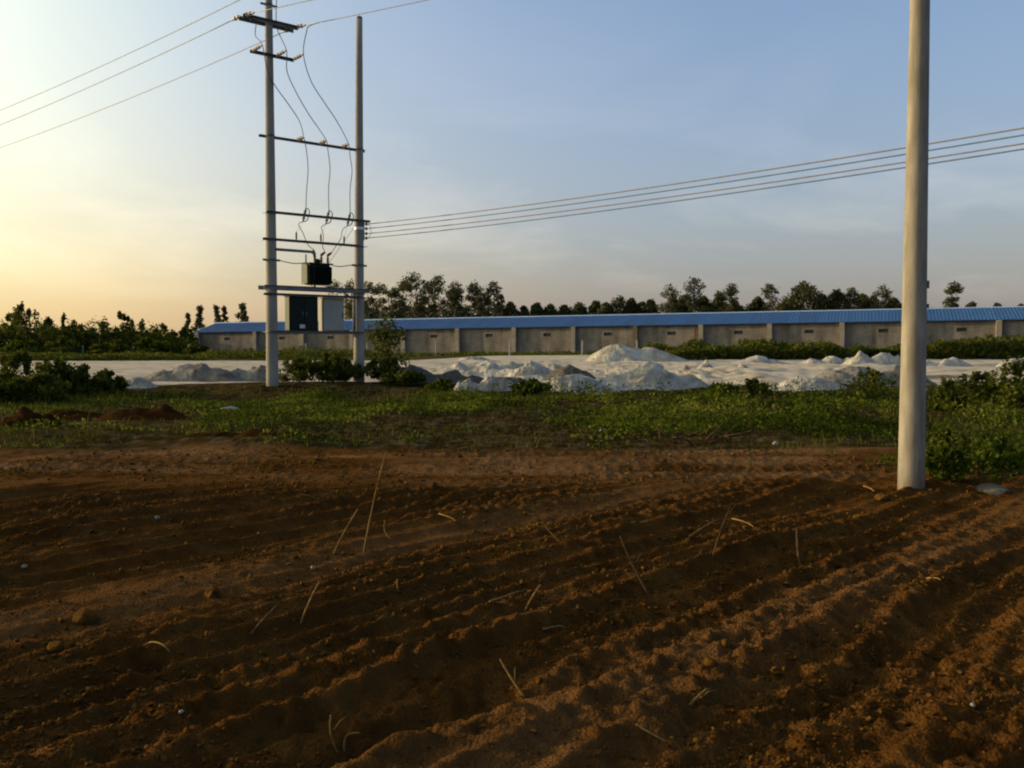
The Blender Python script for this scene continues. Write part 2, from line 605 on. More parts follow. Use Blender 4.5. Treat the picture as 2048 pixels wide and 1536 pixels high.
gc = gmix(gattr("field"), gc, field_c)
gc = gmix(gattr("lime"), gc, lime_c)
gl.new(gc, gb.inputs["Base Color"])
gvo = gn.new("ShaderNodeTexVoronoi")
gvo.inputs["Scale"].default_value = 55.0
gvo.inputs["Randomness"].default_value = 1.0
gl.new(gtc.outputs["Object"], gvo.inputs["Vector"])
gsum = gn.new("ShaderNodeMath")
gsum.operation = 'MULTIPLY_ADD'
gl.new(gvo.outputs["Distance"], gsum.inputs[0])
gsum.inputs[1].default_value = -0.55
gl.new(gnoise(30, 6, 0.7), gsum.inputs[2])
gbp = gn.new("ShaderNodeBump")
gbp.inputs["Strength"].default_value = 1.0
gbp.inputs["Distance"].default_value = 0.030
gl.new(gsum.outputs[0], gbp.inputs["Height"])
gl.new(gbp.outputs[0], gb.inputs["Normal"])
M['ground'] = gm

# ------------------------------------------------------------------ ground
def grow(start, stop, step, k):
    out = [start]
    while out[-1] < stop:
        step *= k
        out.append(out[-1] + step)
    return out


xs = np.arange(-6.6, 7.4, 0.026)
gx = np.array(sorted([-v for v in grow(6.6 + 0.03, 3500, 0.03, 1.045)]) + list(xs) + grow(xs[-1] + 0.03, 3500, 0.03, 1.045))
ys = np.arange(2.6, 12.6, 0.026)
gy = np.array(sorted([-(v - 5.2) for v in grow(2.6 + 0.03, 60, 0.05, 1.25)]) + list(ys) + grow(ys[-1] + 0.03, 6000, 0.03, 1.013))
GX, GY = np.meshgrid(gx, gy)
GZ = ground_z(GX, GY)
nx, ny = len(gx), len(gy)
verts = np.stack([GX.ravel(), GY.ravel(), GZ.ravel()], 1)
ii = np.arange(nx * ny).reshape(ny, nx)
faces = np.stack([ii[:-1, :-1].ravel(), ii[:-1, 1:].ravel(), ii[1:, 1:].ravel(), ii[1:, :-1].ravel()], 1)
ground = np_mesh("ground", verts, faces, M['ground'], smooth=True)
tag(ground, "bare red-brown graded soil running back to the pale yard", None, None, "structure")


def lime_mask(x, y):
    front = 29.0 + 1.6 * fbm(x * 0.35, y * 0.2, 201, 3) + 1.2 * np.exp(-((x - 9.5) / 4.0) ** 2) - 2.2 * np.exp(-((x - 3.2) / 3.0) ** 2) - 1.0 * np.exp(-((x - 8.8) / 1.8) ** 2)
    front = front + 3.0 * sstep(-7.0, -4.0, x) * (1 - sstep(-3.0, -0.5, x))
    back = 66.0 + 2.0 * fbm(x * 0.08, y * 0.08, 203, 3) + 18 * sstep(-8, 0, x) * (1 - sstep(12, 18, x))
    m = sstep(front, front + 0.8, y) * (1 - sstep(back, back + 1.5, y))
    m = m * (1 - sstep(55, 70, np.abs(x)))
    patch = sstep(0.02, 0.30, fbm(x * 0.30, y * 0.16, 205, 5, 0.6)) * sstep(33, 36, y) * (1 - sstep(50, 56, y)) * sstep(2, 8, x)
    return m * (1 - 0.75 * patch)


def verge_mask(x, y):
    f = 15.2 + 0.8 * fbm(x * 0.4, y * 0.4, 211, 3)
    return sstep(f, f + 0.7, y) * (1 - sstep(60, 66, y))


def set_attr(name, arr):
    a = ground.data.attributes.new(name, 'FLOAT', 'POINT')
    a.data.foreach_set("value", np.ascontiguousarray(arr.ravel(), np.float32))


set_attr("lime", lime_mask(GX, GY))
set_attr("verge", verge_mask(GX, GY))
set_attr("field", sstep(62, 66, GY))
soil_edge = 11.3 + 0.7 * fbm(GX * 0.4, GY * 0.4, 21) + 0.1 * GX * (GX > 0)
lane_u = GX * FU[0] + GY * FU[1] + 0.22 * fbm(GX * 0.35, GY * 0.35, 11, 3)
lane_m = 0.6 * np.clip(np.exp(-((lane_u + 2.45) / 0.33) ** 2) + np.exp(-((lane_u + 6.05) / 0.36) ** 2), 0, 1) * 0.55
set_attr("road", np.clip(sstep(soil_edge, soil_edge + 0.8, GY) * np.clip(0.55 + 1.2 * fbm(GX * 0.35, GY * 1.3, 213, 3), 0, 1) + lane_m, 0, 1))

# ------------------------------------------------------------------ long poultry house with blue roof
house = empty("long_block_house", (B0.x, B0.y, bz(0)), "long low grey block house with blue sheet roof behind the yard", "building")
UP = (Vector((0, 0, 1))).normalized()
BDs = (BD + Vector((0, 0, BSLOPE))).normalized()      # along the house, following the slight rise of the land
EAVE, RISE, SPAN, OVER = 2.86, 1.17, 4.2, 0.36
PIL = [0.15, 8.6] + [15.2 + 6.6 * k for k in range(17)]
LEN = PIL[-1] + 0.2


def hp(s, n, z):
    """s along the front wall, n behind it, z above the base"""
    return B0 + BD * s + BN * n + Vector((0, 0, bz(s) + z))


M['block'] = noise_mat("concrete_block_wall", (0.175, 0.150, 0.120), (0.26, 0.222, 0.18), 0.9, 0.95, 0.0, lo=0.3, hi=0.7)
bn_, bl_ = M['block'].node_tree.nodes, M['block'].node_tree.links
bk = bn_.new("ShaderNodeTexBrick")
bk.inputs["Scale"].default_value = 1.0
bk.inputs["Brick Width"].default_value = 0.40
bk.inputs["Row Height"].default_value = 0.20
bk.inputs["Mortar Size"].default_value = 0.012
bk.inputs["Color1"].default_value = (1, 1, 1, 1)
bk.inputs["Color2"].default_value = (0.82, 0.82, 0.80, 1)
bk.inputs["Mortar"].default_value = (0.72, 0.70, 0.66, 1)
btc = bn_.new("ShaderNodeTexCoord")
bsp = bn_.new("ShaderNodeSeparateXYZ")
bcb = bn_.new("ShaderNodeCombineXYZ")
bl_.new(btc.outputs["Object"], bsp.inputs[0])
bl_.new(bsp.outputs[0], bcb.inputs[0])
bl_.new(bsp.outputs[2], bcb.inputs[1])
bl_.new(bcb.outputs[0], bk.inputs["Vector"])
bmx = bn_.new("ShaderNodeMix")
bmx.data_type = 'RGBA'
bmx.blend_type = 'MULTIPLY'
bmx.inputs[0].default_value = 1.0
bpr = bn_["Principled BSDF"]
src = bpr.inputs["Base Color"].links[0].from_socket
bl_.new(src, bmx.inputs[6])
bl_.new(bk.outputs["Color"], bmx.inputs[7])
bl_.new(bmx.outputs[2], bpr.inputs["Base Color"])
M['pillar'] = noise_mat("rendered_pillar", (0.22, 0.19, 0.15), (0.31, 0.265, 0.21), 1.5, 0.95, 0.0)
M['pillar_dark'] = noise_mat("stained_pillar", (0.10, 0.085, 0.05), (0.16, 0.13, 0.08), 1.5, 0.95, 0.1)
M['roof'] = noise_mat("blue_sheet_roof", (0.014, 0.062, 0.155), (0.022, 0.080, 0.19), 0.35, 0.36, 0.42)
M['ridge'] = noise_mat("pale_ridge_cap", (0.22, 0.30, 0.42), (0.30, 0.38, 0.50), 0.6, 0.45, 0.4)
M['vent_dark'] = noise_mat("vent_shutter", (0.020, 0.028, 0.026), (0.05, 0.06, 0.055), 3.0, 0.6, 0.3)
M['rust'] = noise_mat("rusty_pipe", (0.10, 0.045, 0.015), (0.17, 0.08, 0.03), 3.0, 0.9, 0.1)

rn, rl = M['roof'].node_tree.nodes, M['roof'].node_tree.links
r_oi = rn.new("ShaderNodeObjectInfo")
r_mr = rn.new("ShaderNodeMapRange")
r_mr.inputs[3].default_value, r_mr.inputs[4].default_value = 0.80, 1.18
rl.new(r_oi.outputs["Random"], r_mr.inputs[0])
r_mx = rn.new("ShaderNodeMix")
r_mx.data_type = 'RGBA'
r_mx.blend_type = 'MULTIPLY'
r_mx.inputs[0].default_value = 1.0
r_b = rn["Principled BSDF"]
rl.new(r_b.inputs["Base Color"].links[0].from_socket, r_mx.inputs[6])
rl.new(r_mr.outputs[0], r_mx.inputs[7])
rl.new(r_mx.outputs[2], r_b.inputs["Base Color"])
wst = bn_.new("ShaderNodeTexNoise")
wst.inputs["Scale"].default_value = 1.0
wst.inputs["Detail"].default_value = 7
wmp = bn_.new("ShaderNodeMapping")
wmp.inputs["Scale"].default_value = (1.3, 1.3, 0.28)
bl_.new(btc.outputs["Object"], wmp.inputs[0])
bl_.new(wmp.outputs[0], wst.inputs["Vector"])
wmr = bn_.new("ShaderNodeMapRange")
wmr.inputs[1].default_value, wmr.inputs[2].default_value = 0.42, 0.70
wmr.inputs[3].default_value, wmr.inputs[4].default_value = 1.12, 0.62
bl_.new(wst.outputs["Fac"], wmr.inputs[0])
wmx2 = bn_.new("ShaderNodeMix")
wmx2.data_type = 'RGBA'
wmx2.blend_type = 'MULTIPLY'
wmx2.inputs[0].default_value = 1.0
bl_.new(bmx.outputs[2], wmx2.inputs[6])
bl_.new(wmr.outputs[0], wmx2.inputs[7])
bl_.new(wmx2.outputs[2], bpr.inputs["Base Color"])
T = 0.24
for i in range(len(PIL) - 1):
    s0, s1 = PIL[i], PIL[i + 1]
    sc = s0 + (s1 - s0) * (0.55 if i else 0.50)
    ww, wh, wz = 0.86, 0.36, 1.84
    mb = MB()

    def slab(a, b, z0, z1):
        vs = [hp(s, n, z) for s in (a, b) for n in (0, T) for z in (z0, z1)]
        mb.add(vs, [(0, 1, 3, 2), (4, 6, 7, 5), (0, 4, 5, 1), (2, 3, 7, 6), (0, 2, 6, 4), (1, 5, 7, 3)])
    slab(s0, sc - ww / 2, -0.4, EAVE + 0.05)
    slab(sc + ww / 2, s1, -0.4, EAVE + 0.05)
    slab(sc - ww / 2 + 0.001, sc + ww / 2 - 0.001, -0.4, wz)
    slab(sc - ww / 2 + 0.001, sc + ww / 2 - 0.001, wz + wh, EAVE + 0.05)
    mb.build("wall", M['block'], house)
    # vent: frame, shutter, two slats
    vent = MB()
    fr = 0.04
    for (a, b, z0, z1) in ((sc - ww / 2, sc + ww / 2, wz, wz + fr), (sc - ww / 2, sc + ww / 2, wz + wh - fr, wz + wh),
                           (sc - ww / 2, sc - ww / 2 + fr, wz + fr, wz + wh - fr), (sc + ww / 2 - fr, sc + ww / 2, wz + fr, wz + wh - fr)):
        vs = [hp(s, n, z) for s in (a + 0.003, b - 0.003) for n in (0.03, 0.11) for z in (z0 + 0.003, z1 - 0.003)]
        vent.add(vs, [(0, 1, 3, 2), (4, 6, 7, 5), (0, 4, 5, 1), (2, 3, 7, 6), (0, 2, 6, 4), (1, 5, 7, 3)])
    vo = vent.build("vent", M['dark_steel'], house)
    sh = MB()
    vs = [hp(s, n, z) for s in (sc - ww / 2 + fr, sc + ww / 2 - fr) for n in (0.13, 0.15) for z in (wz + fr, wz + wh - fr)]
    sh.add(vs, [(0, 1, 3, 2), (4, 6, 7, 5), (0, 4, 5, 1), (2, 3, 7, 6), (0, 2, 6, 4), (1, 5, 7, 3)])
    sh.build("shutter", M['vent_dark'], vo)
for i, s in enumerate(PIL):
    pw, pd = 0.46, 0.42
    mb = MB()
    vs = [hp(q, n, z) for q in (s - pw / 2, s + pw / 2) for n in (-pd, T * 0.5) for z in (-0.4, EAVE - 0.02)]
    mb.add(vs, [(0, 1, 3, 2), (4, 6, 7, 5), (0, 4, 5, 1), (2, 3, 7, 6), (0, 2, 6, 4), (1, 5, 7, 3)])
    po = mb.build("pillar", M['pillar_dark'] if i == 8 else M['pillar'], house)
    if i == 8:
        po["label"] = "dark stained pillar behind the tall white pile"
pp = MB()
pp.tube([hp(PIL[9] - 0.62, -0.10, z) for z in (0.9, EAVE - 0.03)], 0.07, 8)
pp.build("downpipe", M['rust'], house)["label"] = "rusty brown downpipe under the eave"
# end wall, rear wall
for nm, quad in (("end_wall", (0.0,)),):
    mb = MB()
    pts = [hp(0.05, T, -0.4), hp(0.05, 2 * SPAN - T, -0.4), hp(0.05, 2 * SPAN - T, EAVE), hp(0.05, SPAN, EAVE + RISE * 0.93), hp(0.05, T, EAVE)]
    pts2 = [p + BDs * T for p in pts]
    mb.add(pts + pts2, [(0, 1, 2, 3, 4), (9, 8, 7, 6, 5)] + [(i, i + 5, (i + 1) % 5 + 5, (i + 1) % 5) for i in range(5)])
    mb.build("end_wall", M['block'], house)
mb = MB()
vs = [hp(q, n, z) for q in (0.05, LEN) for n in (2 * SPAN - T + 0.004, 2 * SPAN) for z in (-0.4, EAVE)]
mb.add(vs, [(0, 1, 3, 2), (4, 6, 7, 5), (0, 4, 5, 1), (2, 3, 7, 6), (0, 2, 6, 4), (1, 5, 7, 3)])
mb.build("rear_wall", M['block'], house)
# roof sheets: one ribbed sheet per 0.9 m, shared mesh
PW = 0.90


def sheet_mesh(sign):
    prof = []
    for r in range(3):
        a = r * 0.30
        prof += [(a, 0.0), (a + 0.19, 0.0), (a + 0.215, 0.045), (a + 0.265, 0.045), (a + 0.29, 0.0)]
    prof.append((PW + 0.012, 0.002))
    n0 = -OVER if sign < 0 else SPAN
    n1 = SPAN if sign < 0 else 2 * SPAN + OVER
    za = EAVE + 0.10 + (RISE * (n0 / SPAN) if sign < 0 else RISE)
    zb_ = EAVE + 0.10 + (RISE if sign < 0 else RISE * (2 * SPAN - n1) / SPAN)
    vs, fs = [], []
    for (a, h) in prof:
        for th in (0.0, -0.012):
            for n, z in ((n0, za), (n1, zb_)):
                p = BDs * a + BN * n + Vector((0, 0, z + h + th))
                vs.append(p)
    for i in range(len(prof) - 1):
        b = i * 4
        fs.append((b, b + 4, b + 5, b + 1))
        fs.append((b + 2, b + 3, b + 7, b + 6))
        fs.append((b, b + 2, b + 6, b + 4))
    me = bpy.data.meshes.new("roof_sheet")
    me.from_pydata(vs, [], fs)
    me.materials.append(M['roof'])
    return me


front_sheet, rear_sheet = sheet_mesh(-1), sheet_mesh(1)
k, s = 0, -0.55
rj = random.Random(3)
while s < LEN + 0.3:
    for me in (front_sheet, rear_sheet):
        o = bpy.data.objects.new("roof_sheet", me)
        COL.objects.link(o)
        o.parent = house
        o.location = BD * s + Vector((0, 0, bz(s) - bz(0) + rj.uniform(-0.006, 0.006)))
    s += PW
s = -0.55
while s < LEN:
    mb = MB()
    e = min(s + 2.7, LEN + 0.9)
    zt = EAVE + 0.10 + RISE + 0.055
    pts = []
    for q in (s + 0.01, e):
        for n, z in ((-0.34, -0.11), (0, 0.012), (0.34, -0.11)):
            pts.append(hp(q, SPAN + n, zt + z))
            pts.append(hp(q, SPAN + n, zt + z - 0.01))
    mb.add(pts, [(0, 6, 8, 2), (2, 8, 10, 4), (1, 3, 9, 7), (3, 5, 11, 9), (0, 1, 7, 6), (4, 10, 11, 5)])
    mb.build("ridge_cap", M['ridge'], house)
    s += 2.7
mb = MB()
for n in (-OVER + 0.10,):
    vs = [hp(q, n2, z) for q in (-0.5, LEN + 0.5) for n2 in (n, n + 0.05) for z in (EAVE - 0.09, EAVE - 0.03)]
    mb.add(vs, [(0, 1, 3, 2), (4, 6, 7, 5), (0, 4, 5, 1), (2, 3, 7, 6), (0, 2, 6, 4), (1, 5, 7, 3)])
mb.build("eave_purlin", M['dark_steel'], house)

# ------------------------------------------------------------------ utility poles
def pole_mesh(base, top, r0, r1, mat, parent, name="pole", lean=0.0):
    mb = MB()
    n = 24
    pts = [Vector(base) + (Vector(top) - Vector(base)) * (i / 14) for i in range(15)]
    mb.tube(pts, [r0 + (r1 - r0) * (i / 14) for i in range(15)], n)
    return mb.build(name, mat, parent, smooth=True)


def lathe_ins(mb, base, axis, L, r, sheds=3, n=10):
    prof = [(0, r * 0.45)]
    for i in range(sheds):
        a = L * (0.18 + 0.70 * i / sheds)
        prof += [(a, r * 0.55), (a + L * 0.02, r), (a + L * 0.10, r * 0.92), (a + L * 0.14, r * 0.55)]
    prof += [(L * 0.93, r * 0.5), (L, r * 0.35)]
    mb.lathe(base, axis, prof, n)


PL_D, PR_D = 28.0, 29.9
pl_top, pl_foot = at(536.5, -70, PL_D), at(545, 772, PL_D)
pr_top, pr_foot = at(718.5, 37, PR_D), at(718, 770, PR_D)
E1 = Vector((pr_foot.x - pl_foot.x, pr_foot.y - pl_foot.y, 0)).normalized()
E2 = Vector((E1.y, -E1.x, 0))             # towards the camera side
E3 = Vector((0, 0, 1))
AX = (E1, E2, E3)
stand = empty("transformer_pole_pair", (pl_foot.x, pl_foot.y, pl_foot.z), "pair of concrete poles joined by steel crossarms carrying the transformer", "utility poles")
r_top, taper = 0.098, 1 / 150.0
hl = (pl_top - pl_foot).length
pole_mesh(pl_foot - (pl_top - pl_foot).normalized() * 0.6, pl_top, 0.098 + (hl + 0.6) * taper, 0.098, M['concrete_far'], stand)["label"] = "taller left pole of the pair with the line on top"
hr = (pr_top - pr_foot).length
rp = pole_mesh(pr_foot - (pr_top - pr_foot).normalized() * 0.6, pr_top, 0.098 + (hr + 0.6) * taper, 0.098, M['concrete_far'], stand)
rp["label"] = "shorter right pole of the pair with the bright strap"
cap = MB()
cap.lathe(pr_top - E3 * 0.02, E3, [(0, 0.10), (0.05, 0.101), (0.08, 0.07)], 20)
cap.build("pole_cap", M['dark_steel'], rp)


def pole_pt(which, z):
    a, b = (pl_foot, pl_top) if which == 'L' else (pr_foot, pr_top)
    t = (z - a.z) / (b.z - a.z)
    return a + (b - a) * t


def pole_r(which, z):
    a, b, h = (pl_foot, pl_top, hl) if which == 'L' else (pr_foot, pr_top, hr)
    return 0.098 + (b.z - z) * taper


def z_at(px, py, d):
    return at(px, py, d).z


def angle_bar(a, b, w=0.063, th=0.008, side=1):
    """L-section steel between two points"""
    mb = MB()
    a, b = Vector(a), Vector(b)
    t = (b - a).normalized()
    o = E3
    s_ = t.cross(o).normalized() * side
    o = s_.cross(t) * side
    mb.box((a + b) / 2, ((b - a).length, th, w), (t, s_, o))
    mb.box((a + b) / 2 + o * (w / 2 - th / 2 + 0.0015) + s_ * (w / 2 + th / 2), ((b - a).length, w, th), (t, s_, o))
    return mb


def arm(z, left=0.30, right=0.30, off=None, w=0.07, mat='dark_steel', name="crossarm"):
    cl, cr = pole_pt('L', z), pole_pt('R', z)
    r = max(pole_r('L', z), pole_r('R', z)) + 0.012
    off = r if off is None else off
    a = Vector((cl.x, cl.y, z)) - E1 * left + E2 * off
    b = Vector((cr.x, cr.y, z)) + E1 * right + E2 * off
    o = angle_bar(a, b, w).build(name, M[mat], stand)
    # clamps round each pole
    for wch in 'LR':
        c = pole_pt(wch, z)
        rr = pole_r(wch, z)
        mb = MB()
        mb.lathe(c - E3 * 0.03, E3, [(0, rr + 0.004), (0.001, rr + 0.010), (0.06, rr + 0.010), (0.061, rr + 0.004)], 20)
        for sgn in (-1, 1):
            mb.tube([c + E1 * (sgn * (rr + 0.03)) - E2 * (rr + 0.03), c + E1 * (sgn * (rr + 0.03)) + E2 * (off + 0.05)], 0.010, 6)
        mb.build("clamp", M['dark_steel'], o)
    return o, a, b


zA0 = z_at(545, 272, PL_D)
zA1 = z_at(545, 426, PL_D)
zA2 = z_at(545, 480, PL_D)
zA3 = z_at(545, 520, PL_D)
zCH = z_at(545, 575, PL_D)
zLO = z_at(545, 589, PL_D)
zBT = z_at(545, 664, PL_D)
arm0, a0a, a0b = arm(zA0, 0.28, 0.30, off=-0.16)
arm1, a1a, a1b = arm(zA1, 0.22, 0.30)
arm2, a2a, a2b = arm(zA2, 0.34, -0.12)


# top arms on the left pole
def single_arm(z, left, right, off, w=0.075, mat='steel'):
    c = pole_pt('L', z)
    a = Vector((c.x, c.y, z)) - E1 * left + E2 * off
    b = Vector((c.x, c.y, z)) + E1 * right + E2 * off
    return angle_bar(a, b, w).build("crossarm", M[mat], stand), a, b


zT1 = z_at(538, 47, PL_D)
zT2 = z_at(538, 114, PL_D)
t1f, t1a, t1b = single_arm(zT1, 0.86, 0.86, 0.13, 0.10)
t1r, t1c, t1d = single_arm(zT1 - 0.01, 0.86, 0.86, -0.14, 0.10)
t2, t2a, t2b = single_arm(zT2, 0.66, 0.72, 0.13, 0.08, 'dark_steel')
mb = MB()
for q in (-0.55, 0.55):
    mb.box(pole_pt('L', zT1) + E1 * q, (0.05, 0.34, 0.05), AX)
mb.build("arm_spacer", M['steel'], t1f)
zT0 = z_at(538, 10, PL_D)
mb = MB()
c = pole_pt('L', zT0)
mb.lathe(c - E3 * 0.04, E3, [(0, 0.108), (0.001, 0.115), (0.08, 0.115), (0.081, 0.108)], 20)
mb.box(c + E1 * 0.19, (0.16, 0.05, 0.05), AX)
mb.box(c - E1 * 0.19, (0.16, 0.05, 0.05), AX)
mb.build("pole_clamp", M['dark_steel'], stand)

# strain insulators lying on the top arms, along the line
LINE = Vector((0.80, -0.60, 0.0))
strain = []
for q, dz in ((-0.80, 0.05), (0.80, 0.05)):
    c = pole_pt('L', zT1) + E1 * q + E3 * dz
    for sg in (-1, 1):
        mb = MB()
        lathe_ins(mb, c + LINE * (sg * 0.10), LINE * sg - E3 * 0.06, 0.42, 0.065, 2)
        mb.build("strain_insulator", M['porcelain'], t1f, smooth=False)
    strain.append(c)
top_c = pole_pt('L', zT0) + E3 * 0.55
# post insulators on second arm and on the long upper arm
ins2 = []
for q in (-0.60, 0.14, 0.68):
    base = pole_pt('L', zT2) + E1 * q + E2 * 0.15 + E3 * 0.02
    mb = MB()
    dirv = (E2 * 0.95 + E3 * 0.10 + E1 * 0.12).normalized()
    lathe_ins(mb, base, dirv, 0.52, 0.055, 3)
    mb.build("post_insulator", M['porcelain'], t2)
    ins2.append(base + dirv * 0.53)
ins0 = []
for f in (0.34, 0.55, 0.765):
    base = a0a.lerp(a0b, f) + E3 * 0.03
    mb = MB()
    dirv = (E2 * 0.95 + E3 * 0.10 + E1 * 0.12).normalized()
    lathe_ins(mb, base, dirv, 0.36, 0.062, 3)
    mb.build("post_insulator", M['porcelain'], arm0)
    ins0.append(base + dirv * 0.37)
# drop-out fuse cutouts on arm 1
fuse_top, fuse_bot = [], []
for f in (0.335, 0.555, 0.765):
    c = a1a.lerp(a1b, f) + E2 * 0.10
    ax_ = (E3 * 0.97 + E1 * 0.16 + E2 * 0.18).normalized()
    mb = MB()
    lathe_ins(mb, c - ax_ * 0.20, ax_, 0.40, 0.050, 4)
    fo = mb.build("fuse_cutout", M['steel'], arm1)
    mb = MB()
    side = (E1 * 0.9 + E2 * 0.45).normalized()
    p0, p1 = c + ax_ * 0.20, c - ax_ * 0.20
    mb.tube([p0, p0 + side * 0.06 - ax_ * 0.01, p0 + side * 0.13 - ax_ * 0.09, p1 + side * 0.12 + ax_ * 0.05, p1 + side * 0.05, p1], [0.014, 0.014, 0.016, 0.016, 0.014, 0.014], 8)
    mb.build("fuse_tube", M['dark_steel'], fo)
    fuse_top.append(p0)
    fuse_bot.append(p1)
# arresters on arm 2
arr_top = []
for f in (0.335, 0.59, 0.84):
    c = a2a.lerp(a2b, f) + E3 * 0.035
    mb = MB()
    lathe_ins(mb, c, E3, 0.25, 0.036, 4)
    mb.build("surge_arrester", M['brown_porcelain'], arm2)
    arr_top.append(c + E3 * 0.25)

# main channels under the transformer, one on each side of the poles
for sgn in (1, -1):
    cl, cr = pole_pt('L', zCH), pole_pt('R', zCH)
    off = sgn * (pole_r('L', zCH) + 0.035)
    a = Vector((cl.x, cl.y, zCH)) - E1 * 0.33 + E2 * off
    b = Vector((cr.x, cr.y, zCH)) + E1 * 0.27 + E2 * off
    mb = MB()
    t = (b - a).normalized()
    L = (b - a).length
    mb.box((a + b) / 2, (L, 0.010, 0.12), AX)
    for zz in (-0.055, 0.055):
        mb.box((a + b) / 2 + E3 * zz + E2 * (sgn * 0.030), (L, 0.05, 0.009), AX)
    mb.build("channel_beam", M['steel'], stand)
mb = MB()
for q in (1.25, 1.79):
    c = pole_pt('L', zCH) + E1 * q
    mb.box(c + E3 * 0.085, (0.07, 0.62, 0.05), AX)
mb.build("transformer_rail", M['steel'], stand)
armL, aLa, aLb = arm(zLO, 0.33, -0.05)
armB, aBa, aBb = arm(zBT, 0.0, 0.0, w=0.08, mat='steel')
mbb = angle_bar(aBa - E2 * 0.62, aBb - E2 * 0.62, 0.08)
mbb.build("crossarm", M['steel'], stand)
arm3, a3a, a3b = None, None, None
for wch, pxs in (('L', -1), ('R', 1)):
    c = pole_pt(wch, zA3)
    rr = pole_r(wch, zA3)
    mb = MB()
    mb.lathe(c - E3 * 0.035, E3, [(0, rr + 0.004), (0.001, rr + 0.012), (0.07, rr + 0.012), (0.071, rr + 0.004)], 20)
    for sg in (-1, 1):
        mb.box(c + E1 * (sg * (rr + 0.06)), (0.12, 0.05, 0.06), AX)
    mb.build("pole_clamp", M['dark_steel'], stand)
# bright strap and low-voltage bracket on the right pole
zS = z_at(718, 457, PR_D)
c = pole_pt('R', zS)
rr = pole_r('R', zS)
mb = MB()
mb.lathe(c - E3 * 0.04, E3, [(0, rr + 0.003), (0.001, rr + 0.012), (0.075, rr + 0.012), (0.076, rr + 0.003)], 24)
mb.build("strap", M['strap'], stand)["label"] = "bright metal strap round the right pole"
mb = MB()
c2 = pole_pt('R', zS + 0.13)
mb.lathe(c2 - E3 * 0.05, E3, [(0, rr + 0.003), (0.001, rr + 0.016), (0.1, rr + 0.016), (0.101, rr + 0.003)], 24)
mb.build("pole_clamp", M['dark_steel'], stand)
mb = MB()
LVX = Vector((0.655, -0.755, 0)).normalized()
LVX = Vector((13.0, -14.7, 0)).normalized()
lv_att = []
zs_lv = [z_at(735, y, PR_D) for y in (447, 456, 466, 475)]
for i, zz in enumerate(zs_lv):
    cpt = pole_pt('R', zz)
    p0 = cpt + E1 * (pole_r('R', zz) + 0.02)
    p1 = p0 + E1 * 0.10
    mb.box((p0 + p1) / 2, (0.14, 0.03, 0.02), AX)
    lv_att.append(p1)
mb.box((lv_att[0] + lv_att[3]) / 2 - E1 * 0.085, (0.012, 0.05, abs(zs_lv[0] - zs_lv[3]) + 0.16), AX)
rack = mb.build("wire_rack", M['dark_steel'], stand)
for p in lv_att:
    mb = MB()
    mb.lathe(p - E3 * 0.045, E3, [(0, 0.030), (0.02, 0.042), (0.035, 0.028), (0.055, 0.028), (0.07, 0.042), (0.09, 0.030)], 10)
    mb.build("shackle_insulator", M['brown_porcelain'], rack)

# vertical pipe beside the right pole and bent conduit from the left pole
mb = MB()
q0 = pole_pt('R', zBT)
mb.tube([Vector((q0.x, q0.y, z)) - E1 * (pole_r('R', zBT) + 0.055) + E2 * 0.08 for z in (zBT - 0.06, zLO + 0.25)], 0.045, 12)
mb.build("vertical_pipe", M['steel'], stand, True)
mb = MB()
zP = z_at(560, 499, PL_D)
q0 = pole_pt('L', zP)
P = [Vector((q0.x, q0.y, zP)) + E1 * 0.10 + E2 * 0.14]
P.append(P[0] + E1 * 1.10)
P.append(P[0] + E1 * 1.18 - E3 * 0.01)
P.append(P[0] + E1 * 1.23 - E3 * 0.06)
P.append(P[0] + E1 * 1.245 - E3 * 0.14)
mb.tube(P, 0.042, 12)
mb.build("conduit", M['steel'], stand, True)

# ------------------------------------------------------------------ transformer
tx_c = pole_pt('L', zCH) + E1 * 1.52
tz0 = zCH + 0.113
tx = empty("pole_transformer", (tx_c.x, tx_c.y, tz0), "dark green transformer on the beam between the two poles", "transformer")
tw, td, th_ = 0.66, 0.34, 0.62
mb = MB()
mb.box((tx_c.x, tx_c.y, tz0 + th_ / 2 + 0.02), (tw, td, th_), AX, 0.015)
tank = mb.build("tank", M['green_paint'], tx)
mb = MB()
mb.box((tx_c.x, tx_c.y, tz0 + th_ + 0.04), (tw + 0.14, td + 0.14, 0.035), AX, 0.006)
mb.build("lid", M['green_paint'], tx)
base = Vector((tx_c.x, tx_c.y, tz0))
for sgn in (-1, 1):
    for k in range(9):
        q = -0.28 + 0.07 * k
        mb = MB()
        mb.box(base + E1 * q + E2 * (sgn * (td / 2 + 0.075)) + E3 * 0.32, (0.012, 0.15, 0.50), AX)
        mb.build("radiator_fin", M['green_paint'], tx)
    for k in range(4):
        q = -0.12 + 0.08 * k
        mb = MB()
        mb.box(base + E1 * (sgn * (tw / 2 + 0.045)) + E2 * q + E3 * 0.32, (0.09, 0.012, 0.50), AX)
        mb.build("radiator_fin", M['green_sunlit'] if sgn < 0 else M['green_paint'], tx)  # fins on the sun side get the green with sunlight painted in
mb = MB()
mb.box(base - E1 * (tw / 2 + 0.10) + E3 * 0.34, (0.05, 0.36, 0.60), AX, 0.008)
mb.build("side_panel", M['green_sunlit'], tx)["label"] = "left side panel with sunlight put into its lighter green"
bush_top = []
